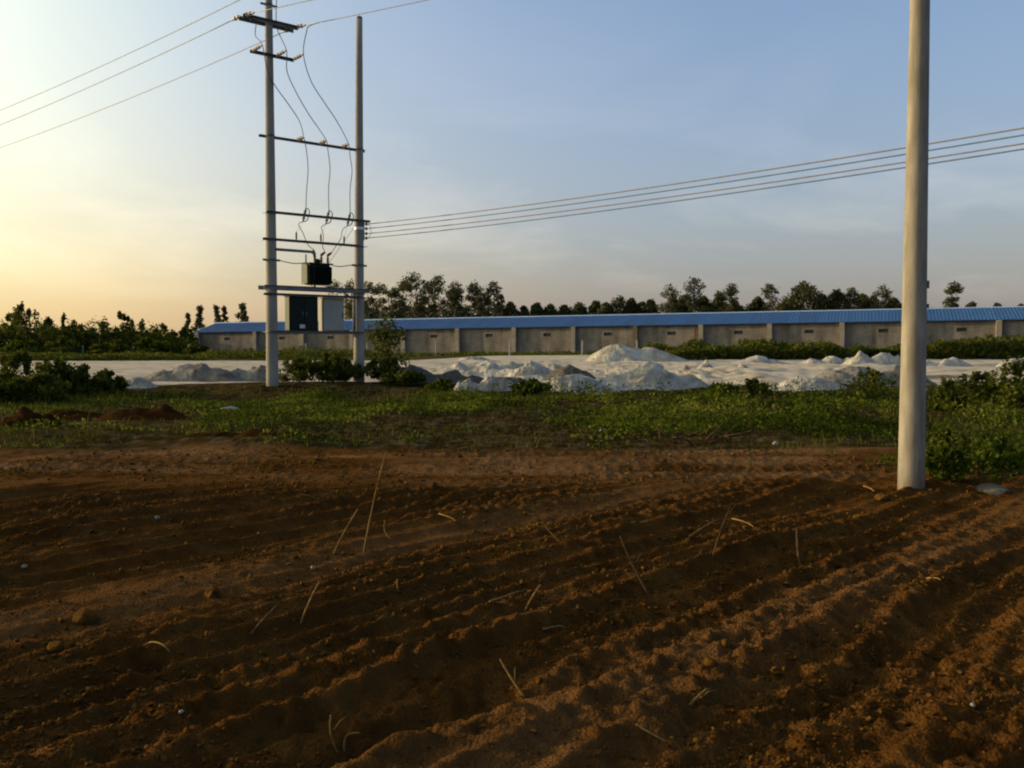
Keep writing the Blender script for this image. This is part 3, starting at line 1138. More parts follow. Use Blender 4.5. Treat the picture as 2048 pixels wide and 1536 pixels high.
for q, r in ((-0.12, 0.0), (0.10, 0.0), (0.32, 0.0)):
    b0 = base + E1 * (q - 0.02) + E2 * 0.08 + E3 * (th_ + 0.055)
    mb = MB()
    lathe_ins(mb, b0, E3, 0.23, 0.05, 4)
    bo = mb.build("bushing", M['brown_porcelain'], tx)
    mb = MB()
    hd = (E1 * 0.8 + E3 * 0.55 + E2 * 0.2).normalized() if q > -0.1 else (E3 * 0.9 - E1 * 0.3).normalized()
    mb.tube([b0 + E3 * 0.22, b0 + E3 * 0.25, b0 + E3 * 0.26 + hd * 0.07, b0 + E3 * 0.26 + hd * 0.15], [0.03, 0.045, 0.042, 0.025], 8)
    mb.build("bushing_boot", M['brown_porcelain'], bo)
    bush_top.append(b0 + E3 * 0.26 + hd * 0.15)
mb = MB()
mb.lathe(base - E1 * 0.02 + E2 * 0.02 + E3 * (th_ + 0.055), E3, [(0, 0.085), (0.10, 0.085), (0.13, 0.06), (0.14, 0.02)], 14)
mb.build("oil_filler", M['green_paint'], tx)
mb = MB()
mb.lathe(base - E1 * 0.42 + E2 * 0.05 + E3 * (th_ + 0.055), E3, [(0, 0.030), (0.02, 0.022), (0.24, 0.022), (0.25, 0.010)], 10)
mb.build("breather", M['dark_steel'], tx)
mb = MB()
mb.box(base - E1 * (tw / 2 + 0.09) + E3 * 0.05, (0.10, 0.07, 0.05), AX)
mb.build("drain_valve", M['dark_steel'], tx)

# ------------------------------------------------------------------ the two cabinets
def cabinet(name, label, q, off, w, d, z0, z1, mat, side_mat, extra):
    c = pole_pt('L', zBT) + E1 * q + E2 * off
    root = empty(name, (c.x, c.y, z0), label, "cabinet")
    c = Vector((c.x, c.y, 0))
    zm = (z0 + z1) / 2
    mb = MB()
    mb.box(c + E3 * zm, (w - 0.02, d, z1 - z0), AX, 0.008)
    mb.build("body", mat, root)
    mb = MB()
    mb.box(c - E1 * (w / 2 - 0.004) + E3 * zm, (0.012, d - 0.03, z1 - z0 - 0.05), AX, 0.003)
    mb.build("side_panel", side_mat, root)
    mb = MB()
    mb.box(c + E3 * (z1 + 0.016) + E2 * 0.01, (w + 0.05, d + 0.07, 0.03), AX, 0.005)
    mb.build("top_cover", M['green_paint'] if mat is M['green_paint'] else mat, root)
    for sg in ((-1, 1) if extra else (0,)):
        dw = (w - 0.06) / (2 if extra else 1)
        mb = MB()
        mb.box(c + E1 * (sg * dw / 2) + E2 * (d / 2 + 0.011) + E3 * zm, (dw - 0.012, 0.02, z1 - z0 - 0.06), AX, 0.005)
        do = mb.build("door", mat, root)
        mb = MB()
        hx = -sg * (dw / 2 - 0.06) if extra else (dw / 2 - 0.06)
        mb.box(c + E1 * (sg * dw / 2 + hx) + E2 * (d / 2 + 0.032) + E3 * zm, (0.025, 0.022, 0.14), AX, 0.004)
        mb.build("handle", M['dark_steel'], do)
    if extra:
        mb = MB()
        mb.box(c + E2 * (d / 2 + 0.026) - E1 * 0.07 + E3 * (z0 + 0.13), (0.17, 0.008, 0.11), AX)
        mb.build("plate", M['plate'], root)
    return root


cabinet("dark_cabinet", "tall dark green metal cabinet hung under the transformer, left of the white one", 0.985, -0.03, 0.96, 0.30, zBT + 0.045, zLO - 0.04, M['green_paint'], M['green_sunlit'], True)  # its left side panel uses the green lightened as if sunlit
cabinet("white_cabinet", "pale grey-white metal cabinet with bright sunlit edge under the transformer", 2.045, -0.11, 0.78, 0.24, zBT + 0.045, zLO - 0.06, M['white_paint'], M['white_paint'], False)


# ------------------------------------------------------------------ wires
def smooth_path(P, n=6):
    out = []
    P = [Vector(p) for p in P]
    for i in range(len(P) - 1):
        p0, p1, p2, p3 = P[max(i - 1, 0)], P[i], P[i + 1], P[min(i + 2, len(P) - 1)]
        for k in range(n):
            t = k / n
            out.append(0.5 * ((2 * p1) + (p2 - p0) * t + (2 * p0 - 5 * p1 + 4 * p2 - p3) * t * t + (3 * p1 - p0 - 3 * p2 + p3) * t ** 3))
    out.append(P[-1])
    return out


def wire(name, label, pts, r, mat, group=None, n=6):
    mb = MB()
    mb.tube(pts, r, n)
    return tag(mb.build(name, mat, None, True, origin=pts[0]), label, "wire", group)


def span(a, dirv, L, sag, n=40, upto=1.0, rise=0.0):
    a = Vector(a)
    return [a + Vector(dirv) * (L * t) + E3 * (rise * t - 4 * sag * t * (1 - t)) for t in [upto * i / n for i in range(n + 1)]]


# high-voltage conductors: left and away, right and over the camera side
hv = [(strain[0], "left"), (strain[1], "right"), (top_c, "top")]
for (p, nm), txt in zip(hv, ("lower left", "pole-side", "topmost")):
    wire("power_line", {"left": "middle of the three power lines running down to the left edge", "right": "lowest of the three power lines running down to the left edge", "top": "uppermost of the three power lines running down to the left edge"}[nm],
         span(p - LINE * 0.12, -LINE, 62, 1.5), 0.012, M['alu'], "power lines to the left")
for (p, nm) in hv:
    wire("power_line", {"left": "power line from the left end of the top crossarm rising to the right", "right": "power line rising right from the right end of the top crossarm", "top": "power line leaving the very top of the left pole to the right"}[nm],
         span(p + LINE * 0.12, LINE, 48, 0.85), 0.012, M['alu'], "power lines to the right")

# jumpers from the line through the insulators to the fuses
jl = ["leftmost jumper cable curving from the top crossarm down to the fuses", "middle jumper cable curving down between the two poles", "rightmost jumper cable curving from the power line down to the fuses"]
w3 = span(strain[1] + LINE * 0.12, LINE, 48, 0.85, 48)
w3a = w3[0].lerp(w3[1], 0.55)
J = [
    [at(512, 50, 27.9), at(511, 72, 27.8), ins2[0], at(535, 142, 27.75), at(552, 174, 28.0), at(578, 210, 28.5), at(599, 243, 28.7), ins0[0], at(613, 302, 28.6), at(616, 340, 28.5), at(613, 382, 28.5), fuse_top[0]],
    [at(556, -40, 28.1), at(553, 0, 28.1), at(554, 55, 28.0), ins2[1], at(574, 142, 28.0), at(592, 184, 28.3), at(616, 226, 28.8), at(638, 258, 29.1), ins0[1], at(656, 302, 29.0), at(660, 338, 28.9), at(657, 378, 28.9), fuse_top[1]],
    [w3[1], w3a - E3 * 0.05, w3a - LINE * 0.12 - E3 * 0.2, ins2[2], at(622, 162, 28.4), at(650, 207, 29.0), at(674, 243, 29.4), ins0[2], at(700, 312, 29.3), at(704, 342, 29.2), at(700, 380, 29.2), fuse_top[2]],
]
for i in range(3):
    wire("jumper_cable", jl[i], smooth_path(J[i]), 0.013, M['rubber'], "jumper cables on the pole pair")
K = [
    [fuse_bot[0], at(597, 449, 28.2), at(606, 466, 28.3), at(615, 488, 28.5), bush_top[0]],
    [fuse_bot[1], at(643, 455, 28.5), at(647, 472, 28.6), at(645, 492, 28.7), bush_top[1]],
    [fuse_bot[2], at(685, 460, 28.9), at(681, 478, 28.9), at(670, 495, 28.9), bush_top[2]],
]
kl = ["lead from the left fuse to the transformer", "lead from the middle fuse to the transformer", "lead from the right fuse to the transformer"]
for i in range(3):
    wire("transformer_lead", kl[i], smooth_path(K[i]), 0.011, M['rubber'], "leads from fuses to transformer")
al = ["thin lead to the left surge arrester", "thin lead to the middle surge arrester", "thin lead to the right surge arrester"]
for i in range(3):
    m_ = (fuse_bot[i] + arr_top[i]) / 2 - E3 * 0.06
    wire("arrester_lead", al[i], smooth_path([fuse_bot[i], m_, arr_top[i]]), 0.004, M['rubber'], "arrester leads", 5)
cR = pole_pt('R', zS + 0.05) - E1 * 0.16
wire("earth_wire", "thin straight wire from the right pole down to the transformer", [cR, base + E1 * 0.38 + E3 * 0.70], 0.007, M['rubber'])
zc3 = Vector((0, 0, zA3))
pL3 = pole_pt('L', zA3) + E1 * (pole_r('L', zA3) + 0.12)
wire("tie_cable", "dark cable from the left pole to the transformer lid", smooth_path([pL3, pL3 + E1 * 0.45 - E3 * 0.06, base - E1 * 0.42 + E3 * 0.67]), 0.014, M['rubber'])
pR3 = pole_pt('R', zA3) - E1 * (pole_r('R', zA3) + 0.12)
wire("tie_cable", "dark cable from the right pole to the transformer lid", smooth_path([pR3, pR3 - E1 * 0.45 - E3 * 0.07, base + E1 * 0.41 + E3 * 0.67]), 0.014, M['rubber'])

# four low-voltage wires to the right
ends = [at(2048, y, 15.2) for y in (256, 270, 287, 298)]
lvl = ["topmost of the four wires running from the pole pair to the right edge", "second from top of the four wires running to the right edge", "third from top of the four wires running to the right edge", "lowest of the four wires running from the pole pair to the right edge"]
for i in range(4):
    a, b = lv_att[i], ends[i]
    dv = b - a
    ext = 1.55
    pts = []
    for k in range(61):
        t = ext * k / 60
        p = a + dv * t
        p.z += -4 * 0.55 * (t / 2.2) * (1 - t / 2.2) + 4 * 0.55 * (1 / 2.2) * (1 - 1 / 2.2) * t
        pts.append(p)
    wire("overhead_wire", lvl[i], pts, 0.0125, M['wire_brown'] if i in (0, 2) else M['wire_blue'], "four wires to the right")
mb = MB()
mb.tube([lv_att[0] + E1 * 0.05, lv_att[0] + E1 * 0.16 - E3 * 0.05, lv_att[1] + E1 * 0.15, lv_att[1] + E1 * 0.19 - E3 * 0.10, lv_att[2] + E1 * 0.16 - E3 * 0.02, lv_att[3] + E1 * 0.05], 0.008, 6)
tag(mb.build("wire_tail", M['rubber'], None, True, origin=lv_att[0]), "looped tail of cable beside the right pole's wire rack", "wire")

# ------------------------------------------------------------------ near pole
nf, nt = at(1822, 985, 11.3), at(1841, -60, 11.3)
nf.z = min(nf.z, gz(nf.x, nf.y) + 0.02)
near = empty("concrete_pole", (nf.x, nf.y, nf.z), "thick bare concrete pole standing alone at the right", "utility pole")
dn = (nt - nf).normalized()
hn = (nt - nf).length + 3.0
pole_mesh(nf - dn * 0.5, nf + dn * hn, 0.158, 0.158 - (hn + 0.5) / 130.0, M['concrete'], near, "shaft")
for zz, rr_ in ((569, 0.0), (612, 0.0)):
    pz = at(1853, zz, 11.3)
    ax0 = nf + dn * ((pz.z - nf.z) / dn.z)
    mb = MB()
    rsh = 0.158 - (pz.z - nf.z + 0.5) / 130.0
    mb.box(ax0 + Vector((rsh + 0.012, 0, 0)), (0.04, 0.03, 0.09 if zz < 600 else 0.05))
    mb.build("step_lug", M['dark_steel'], near)

# ------------------------------------------------------------------ piles
def pile(name, label, cat, px, ybase, ypeak, wpx, d, mat, seed, depth=0.8, peaks=None, rough=0.10, group=None, n=70, power=1.15):
    """a heap: footprint an ellipse, height from one or several cones plus lumps"""
    c = at(px, ybase, d)
    zg = gz(c.x, c.y)
    H = (ybase - ypeak) * mpp(d) * 0.84
    W = wpx * mpp(d) / 2
    Dp = W * depth
    g = np.linspace(-1.15, 1.15, n)
    U, V = np.meshgrid(g, g)
    pk = peaks or [(0, 0, 1.0, 1.0)]
    Z = np.zeros_like(U)
    for (u, v, h, r) in pk:
        q = np.sqrt(((U - u) / r) ** 2 + ((V - v) / r) ** 2)
        ang = np.arctan2(V - v, U - u)
        q = q * (1 + 0.16 * fbm(np.cos(ang) * 1.6 + 9, np.sin(ang) * 1.6 + 5, seed + 1, 3))
        cone = 0.55 * np.clip(1 - q, 0, None) ** power + 0.45 * np.clip(1 - q * q, 0, None) ** 1.6 if power > 1.05 else np.clip(1 - q, 0, None)
        cone = cone / (1 + 0.10 * cone)
        Z = np.maximum(Z, h * cone)
    rough = rough * 1.7
    lump = fbm(U * 3.0 + seed, V * 3.0 * depth, seed + 3, 5, 0.6)
    fine = fbm(U * 10 + seed, V * 10 * depth, seed + 5, 4, 0.65)
    env = np.clip(Z * 2.2, 0, 1)
    Z = Z * (1 + rough * 2.4 * lump) + env * rough * (0.9 * np.abs(lump) + 0.55 * fine)
    X, Y = c.x + U * W, c.y + V * Dp + Dp * 0.6
    ZZ = ground_z(X, Y, False) + H * Z - 0.05 * (1 - env) - 0.012
    idx = np.arange(n * n).reshape(n, n)
    fcs = np.stack([idx[:-1, :-1].ravel(), idx[:-1, 1:].ravel(), idx[1:, 1:].ravel(), idx[1:, :-1].ravel()], 1)
    keep = env.ravel()[fcs].max(1) > 0.0
    fcs = fcs[keep]
    used = np.unique(fcs)
    mp_ = -np.ones(n * n, int)
    mp_[used] = np.arange(len(used))
    vs = np.stack([X.ravel(), Y.ravel(), ZZ.ravel()], 1)[used]
    o = np_mesh(name, vs, mp_[fcs], mat, origin=(c.x, c.y, zg), smooth=True)
    return tag(o, label, cat, group)


WG = "white spoil heaps in the yard"
pile("white_spoil_heap", "tallest white heap with a sharp sunlit peak before the house wall", "heap", 1275, 722, 684, 250, 62, M['lime'], 5, 0.8, [(-0.28, 0, 1.28, 0.60), (0.30, 0.1, 0.86, 0.66), (0.02, 0.05, 0.86, 0.55)], 0.06, WG)
pile("white_spoil_heap", "broad white heap in front, with a sunlit crumbly left shoulder, behind the green weeds", "heap", 1300, 800, 742, 300, 28.2, M['lime'], 9, 0.55, [(0.0, 0.0, 1.0, 0.75), (-0.42, -0.15, 0.55, 0.50), (0.5, 0.1, 0.5, 0.5)], 0.10, WG)
pile("white_spoil_heap", "smooth grey-white front heap just right of the leafy bush", "heap", 1150, 802, 757, 190, 27.4, M['lime'], 12, 0.7, [(0.0, 0, 1.0, 0.95), (-0.45, 0, 0.7, 0.5)], 0.06, WG)
pile("white_spoil_heap", "small jagged white heap left of the leafy bush, in front of the dark spoil", "heap", 965, 799, 766, 170, 27.6, M['lime'], 15, 0.55, [(-0.35, 0, 0.9, 0.45), (0.2, 0, 1.0, 0.55), (0.55, 0, 0.85, 0.4)], 0.16, WG)
pile("white_spoil_heap", "crumbly white heap directly left of the dark gravel cone", "heap", 1062, 757, 720, 130, 37, M['lime'], 18, 0.8, [(0, 0, 1.0, 0.9), (0.4, 0, 0.7, 0.5)], 0.12, WG)
pile("white_spoil_heap", "low lumpy white heap in the middle, above the dark spoil", "heap", 960, 756, 726, 250, 40, M['lime'], 21, 0.6, [(-0.5, 0, 0.75, 0.5), (0.1, 0, 0.85, 0.5), (0.5, 0.1, 1.0, 0.45)], 0.14, WG)
pile("white_spoil_heap", "small flat white heap near the house, right of the sapling", "heap", 945, 719, 708, 80, 66, M['lime'], 24, 0.7, None, 0.10, WG)
pile("white_spoil_heap", "pointed white heap before the dark weed hedge, fourth from the right", "heap", 1520, 724, 703, 150, 58, M['lime'], 27, 0.7, [(0, 0, 1.0, 0.55), (-0.3, 0, 0.5, 0.7), (0.4, 0, 0.45, 0.6)], 0.06, WG)
pile("white_spoil_heap", "long low white heap left of the bare pole, before the hedge gap", "heap", 1668, 726, 708, 150, 55, M['lime'], 30, 0.6, [(-0.5, 0, 0.7, 0.45), (0.1, 0, 1.0, 0.5), (0.55, 0, 0.8, 0.4)], 0.12, WG)
pile("white_spoil_heap", "cream sunlit white heap just left of the bare pole", "heap", 1760, 738, 703, 170, 49, M['lime'], 33, 0.7, [(-0.3, 0, 0.95, 0.5), (0.25, 0, 0.9, 0.55), (0.6, 0, 0.8, 0.4)], 0.12, WG)
pile("white_spoil_heap", "low white heap just right of the bare pole", "heap", 1905, 740, 718, 190, 48, M['lime'], 36, 0.6, [(-0.55, 0, 0.9, 0.4), (0.2, 0, 1.0, 0.5)], 0.10, WG)
pile("white_spoil_heap", "white heap cut by the right edge of the picture", "heap", 2045, 738, 712, 130, 48, M['lime'], 39, 0.7, [(-0.2, 0, 0.8, 0.6), (0.3, 0, 1.0, 0.6)], 0.12, WG)
pile("white_spoil_heap", "dusty white heap with two humps at the left, nearest the left bushes", "heap", 355, 782, 731, 250, 31, M['lime_grey'], 42, 0.6, [(0.1, 0.1, 1.0, 0.7), (-0.35, 0, 0.6, 0.6), (0.55, -0.1, 0.7, 0.45)], 0.10, WG)
pile("white_spoil_heap", "dusty white heap against the foot of the taller left pole", "heap", 485, 780, 736, 200, 31.5, M['lime_grey'], 45, 0.6, [(-0.2, 0, 0.75, 0.55), (0.3, 0.1, 1.0, 0.65)], 0.10, WG)
pile("white_spoil_heap", "pale blue-white low heap beside the left bushes", "heap", 262, 797, 764, 110, 28.0, M['lime'], 48, 0.7, None, 0.10, WG)
pile("white_spoil_heap", "low white slope half hidden by the bushes between the two poles", "heap", 640, 748, 722, 230, 42, M['lime'], 50, 0.6, [(-0.3, 0, 1.0, 0.6), (0.4, 0, 0.8, 0.5)], 0.10, WG)
pile("white_spoil_heap", "flat white front slope behind weeds, left of the grey rubble heap", "heap", 1625, 802, 768, 210, 27.6, M['lime'], 52, 0.6, [(0, 0, 1.0, 0.95)], 0.05, WG)
pile("rubble_heap", "broad grey rubble heap behind the weeds by the bare pole", "heap", 1745, 800, 746, 330, 29.5, M['lime_grey'], 55, 0.5, [(-0.1, 0, 0.9, 0.75), (0.45, 0, 1.0, 0.5)], 0.13)
pile("gravel_heap", "dark brown-grey gravel cone in the middle of the yard", "heap", 1140, 760, 725, 128, 33, M['gravel'], 58, 0.9, None, 0.05, power=1.0)
pile("dark_spoil_heap", "low dark grey-brown spoil heap beside the sapling foot", "heap", 870, 790, 742, 250, 29.6, M['gravel'], 61, 0.5, [(-0.4, 0, 1.0, 0.6), (0.2, 0, 0.65, 0.6), (0.6, 0, 0.5, 0.4)], 0.09)
pile("dark_spoil_heap", "thin dark spoil ridge left of the gravel cone", "heap", 1010, 776, 760, 150, 31, M['gravel'], 64, 0.5, [(0, 0, 1.0, 0.9)], 0.09)
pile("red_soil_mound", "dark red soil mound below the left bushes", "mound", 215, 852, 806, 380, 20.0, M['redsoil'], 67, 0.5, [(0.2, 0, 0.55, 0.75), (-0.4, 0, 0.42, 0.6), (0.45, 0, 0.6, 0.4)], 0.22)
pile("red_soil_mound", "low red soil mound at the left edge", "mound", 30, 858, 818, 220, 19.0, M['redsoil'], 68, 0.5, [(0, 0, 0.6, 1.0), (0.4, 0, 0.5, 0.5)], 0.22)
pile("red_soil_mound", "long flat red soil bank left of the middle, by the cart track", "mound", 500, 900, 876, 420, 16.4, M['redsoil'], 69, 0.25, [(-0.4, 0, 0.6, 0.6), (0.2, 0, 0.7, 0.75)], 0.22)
# small lumps in the yard
LG = "small white lumps in the yard"
lumps = [(1320, 744, 723, 34, 44, "small cream lump below the tallest heap, first from the left"), (1372, 745, 724, 34, 44, "small cream lump below the tallest heap, second from the left"),
         (1414, 744, 721, 52, 44, "small cream lump below the tallest heap, third from the left"), (1487, 742, 727, 46, 46, "grey-white lump right of the three cream lumps"),
         (1657, 744, 732, 50, 44, "small cream lump left of the bare pole in the yard"), (1282, 742, 727, 60, 46, "low pale lump at the foot of the tallest heap"),
         (825, 744, 728, 80, 44, "pale lump just right of the sapling trunk"), (595, 728, 717, 70, 54, "pale lump right of the taller left pole")]
for i, (px, yb, yp, w, d, lb) in enumerate(lumps):
    pile("white_lump", lb, "lump", px, yb, yp, w, d, M['lime'], 80 + i * 3, 0.9, [(0, 0, 0.8, 0.8), (0.35, 0.1, 0.6, 0.5), (-0.4, 0, 0.45, 0.5)], 0.10, LG, n=34)

# ------------------------------------------------------------------ foliage
def leaves(c, size, rng, aspect=0.55, droop=0.0, up=0.0):
    """leaf-shaped quads at points c with lengths size"""
    n = len(c)
    d = rng.normal(size=(n, 3))
    d[:, 2] = d[:, 2] * (1 - 0.4 * abs(up)) + up - droop
    d /= np.linalg.norm(d, axis=1)[:, None] + 1e-9
    r = rng.normal(size=(n, 3))
    s = np.cross(d, r)
    s /= np.linalg.norm(s, axis=1)[:, None] + 1e-9
    L = size[:, None]
    a = c - d * L * 0.5
    b = c + s * L * aspect * 0.5 - d * L * 0.05
    e = c + d * L * 0.5
    f = c - s * L * aspect * 0.5 - d * L * 0.05
    v = np.stack([a, b, e, f], 1).reshape(-1, 3)
    return v, np.arange(4 * n).reshape(n, 4)


def clump_pts(center, rad, n, rng, shell=0.30):
    d = rng.normal(size=(n, 3))
    d /= np.linalg.norm(d, axis=1)[:, None]
    r = rng.random(n) ** (1 / 3)
    r = np.where(rng.random(n) < shell, 0.72 + 0.28 * r, r)
    r = r * (1 + 0.22 * rng.normal(size=n))
    p = d * r[:, None] * np.array(rad)
    return np.array(center) + p


def tree(name, label, px, topy, d, wpx, kind, seed, group, cat="tree", mat='gum', cf=0.5, dens=1.0, ybase=None, leafm=None, lean=0.0):
    rng = np.random.default_rng(seed)
    X = (px - 1024) / 1900 * d
    zg = gz(X, d)
    ztop = at(px, topy, d).z
    H = max(ztop - zg, 0.4)
    W = wpx * mpp(d)
    root = empty(name, (X, d, zg), label, cat, group)
    O = np.array((X, d, zg))
    ctr = []
    if kind == 'gum':
        ch = H * cf
        k = int(rng.integers(6, 9))
        for i in range(k):
            t = (i + 0.2) / k
            a = rng.uniform(0, 2 * math.pi) if i % 2 else (0.3 if rng.random() < 0.5 else 2.8)
            rr = W * 0.5 * rng.uniform(0.25, 0.75) * (1 - 0.35 * t)
            r0 = W * rng.uniform(0.16, 0.26)
            ctr.append((math.cos(a) * rr, math.sin(a) * rr, H - ch + ch * t * 0.66, r0, r0, r0 * rng.uniform(0.65, 1.0)))
        tx_ = rng.uniform(-0.08, 0.08) * W
        ctr.append((tx_, 0, H - W * 0.16, W * 0.24, W * 0.24, W * 0.17))
        ctr.append((tx_ + W * rng.uniform(-0.14, 0.14), 0, H - W * 0.30, W * 0.36, W * 0.34, W * 0.17))
        ctr.append((tx_ + W * rng.uniform(0.12, 0.26), 0, H - W * 0.42, W * 0.24, W * 0.24, W * 0.16))
        ctr.append((tx_ - W * rng.uniform(0.12, 0.26), 0, H - W * 0.44, W * 0.22, W * 0.22, W * 0.15))
        nl, ls = 140, (0.18, 0.42)
    elif kind == 'cone':
        k = 10
        for i in range(k):
            t = (i + 0.5) / k
            rr = W * 0.60 * (1 - t) ** 0.7
            a = rng.uniform(0, 2 * math.pi)
            r0 = max(W * 0.25 * (1 - t * 0.55), 0.22)
            off = max(rr - r0 * 0.55, 0) * rng.uniform(0.3, 1.0)
            ctr.append((math.cos(a) * off, math.sin(a) * off, H * (1 - cf) + H * cf * (t * 0.92), r0, r0, r0 * 0.9))
        ctr.append((0, 0, H - W * 0.16, W * 0.16, W * 0.16, W * 0.16))
        nl, ls = 130, (0.25, 0.55)
    else:  # round bushy tree or shrub, foliage down to the ground
        k = 26
        for i in range(k):
            shoot = rng.random() < (0.3 if leafm else 0.12)
            t = rng.uniform(0.10, 0.72) if not shoot else rng.uniform(0.62, 0.98)
            a = rng.uniform(0, 2 * math.pi)
            rr = W * 0.5 * math.sqrt(max(0.05, 1 - max(t - 0.25, 0) ** 1.3 * 1.25)) * rng.uniform(0.1, 0.95)
            r0 = W * (rng.uniform(0.09, 0.17) if not shoot else rng.uniform(0.04, 0.08))
            ctr.append((math.cos(a) * rr, math.sin(a) * rr * 0.8, H * t, r0, r0, min(r0 * (1.0 if not shoot else 2.2), H * 0.2)))
        ctr.append((rng.uniform(-0.15, 0.15) * W, 0, H * 0.93, W * 0.06, W * 0.06, H * 0.08))
        nl, ls = 85, (0.22, 0.50)
    if leafm:
        ls = leafm
    C, S = [], []
    for (x, y, z, rx, ry, rz) in ctr:
        m = max(8, int(nl * dens * rng.uniform(0.7, 1.25)))
        C.append(clump_pts((x + lean * z, y, z), (rx, ry, rz), m, rng))
        S.append(rng.uniform(ls[0], ls[1], m))
    C, S = np.concatenate(C), np.concatenate(S)
    C[:, 2] = np.maximum(C[:, 2], 0.05)
    v, f = leaves(C, S, rng, 0.55, 0.15)
    tint = np.clip(rng.normal(0.45, 0.22, len(f)), 0, 1)
    np_mesh("crown", v, f, M[mat], parent=root, tint=tint)
    mb = MB()
    r0 = max(0.012 * H, 0.03)
    hh = H * (0.93 if kind != 'bush' else 0.7)
    path = [Vector((lean * hh * t + 0.02 * H * math.sin(3 * t + seed), 0.015 * H * math.cos(2.3 * t + seed) - 0.015 * H * math.cos(seed), hh * t - 0.15 * (t == 0))) for t in (0, 0.15, 0.3, 0.45, 0.6, 0.75, 0.9, 1.0)]
    off = Vector((path[0].x, path[0].y, 0))
    path = [p - off * (1 - i / 7) for i, p in enumerate(path)]
    O_ = Vector(O)
    mb.tube([p + O_ for p in path], [r0 * (1.15 - 0.95 * t) for t in (0, 0.15, 0.3, 0.45, 0.6, 0.75, 0.9, 1.0)], 7)
    tr = mb.build("trunk", M['bark'] if kind != 'bush' else M['stem'], root, True)
    mb = MB()
    for (x, y, z, rx, ry, rz) in ctr[:10]:
        zb_ = max(z - max(0.9 * rx, 0.10 * H), 0.08 * H)
        t = min(zb_ / hh, 0.98)
        i = min(int(t * 7), 6)
        sp = path[i].lerp(path[i + 1], t * 7 - i)
        tip = Vector((x + lean * z, y, z))
        if (tip - sp).length < 0.15:
            continue
        mid = sp.lerp(tip, 0.55) + Vector((0, 0, -0.05 * H * 0.4))
        mb.tube([sp + O_, mid + O_, tip + O_], [r0 * 0.42, r0 * 0.28, r0 * 0.10], 5)
    mb.build("limbs", M['bark'] if kind != 'bush' else M['stem'], root, True)
    return root


# gum trees behind the house, left group to right
TG = "gum trees behind the blue roof"
gums = [
    (672, 562, 128, 42, 0.55, 0.55, "thin pale-topped gum tree seen between transformer and right pole"),
    (705, 560, 130, 40, 0.55, 0.6, "thin gum tree directly behind the shorter right pole"),
    (737, 563, 126, 44, 0.62, 0.8, "gum tree just right of the shorter pole"),
    (762, 566, 132, 40, 0.6, 0.8, "second gum tree right of the shorter pole"),
    (792, 574, 128, 40, 0.62, 1.1, "low gum tree left of the tallest gum"),
    (808, 560, 135, 40, 0.60, 1.1, "gum tree leaning on the left shoulder of the tallest gum"),
    (830, 544, 130, 62, 0.62, 1.25, "tallest gum tree, at the crest of the grove behind the roof"),
    (855, 562, 134, 50, 0.66, 1.2, "dense gum tree on the right shoulder of the tallest gum"),
    (876, 550, 136, 38, 0.42, 0.75, "airy gum tree with see-through crown right of the tallest gum"),
    (910, 563, 133, 46, 0.42, 0.9, "round-topped gum tree, third from the right of the grove"),
    (913, 578, 128, 40, 0.55, 1.2, "dense conical gum tree below the third round top of the grove"),
    (946, 563, 134, 40, 0.38, 0.9, "mushroom-topped gum tree, second from the right of the grove"),
    (965, 584, 130, 36, 0.35, 0.8, "low gum tree between the two right mushroom tops of the grove"),
    (985, 563, 135, 38, 0.36, 0.9, "mushroom-topped gum tree at the right end of the grove"),
    (1001, 588, 131, 16, 0.3, 0.7, "tiny tufted sapling gum at the right end of the grove"),
    (1240, 592, 138, 44, 0.5, 1.1, "dark round gum tree standing over the middle of the roof"),
    (1337, 569, 134, 44, 0.45, 0.8, "first of three open-crowned gum trees, left of the tallest in the right half"),
    (1390, 554, 134, 52, 0.45, 0.85, "tallest gum tree in the right half, open domed crown"),
    (1437, 582, 138, 34, 0.5, 0.9, "small gum tree left of the twin crown in the right half"),
    (1460, 567, 134, 40, 0.48, 0.9, "gum tree with drooping right side, right of the tallest in the right half"),
    (1540, 567, 134, 40, 0.45, 0.8, "slender open gum tree standing free between two clumps"),
    (1700, 575, 136, 36, 0.5, 0.8, "gum tree rising from the dark clump left of the bare pole"),
    (1765, 569, 134, 42, 0.42, 0.7, "open gum tree just left of the bare pole"),
    (1903, 564, 120, 42, 0.62, 1.1, "single gum tree right of the bare pole"),
]
for i, (px, ty, d, w, cf, dens, lb) in enumerate(gums):
    tree("gum_tree", lb, px, ty, d, w, 'gum', 300 + i, TG, cf=cf, dens=dens)
CG = "dark conical trees behind the blue roof"
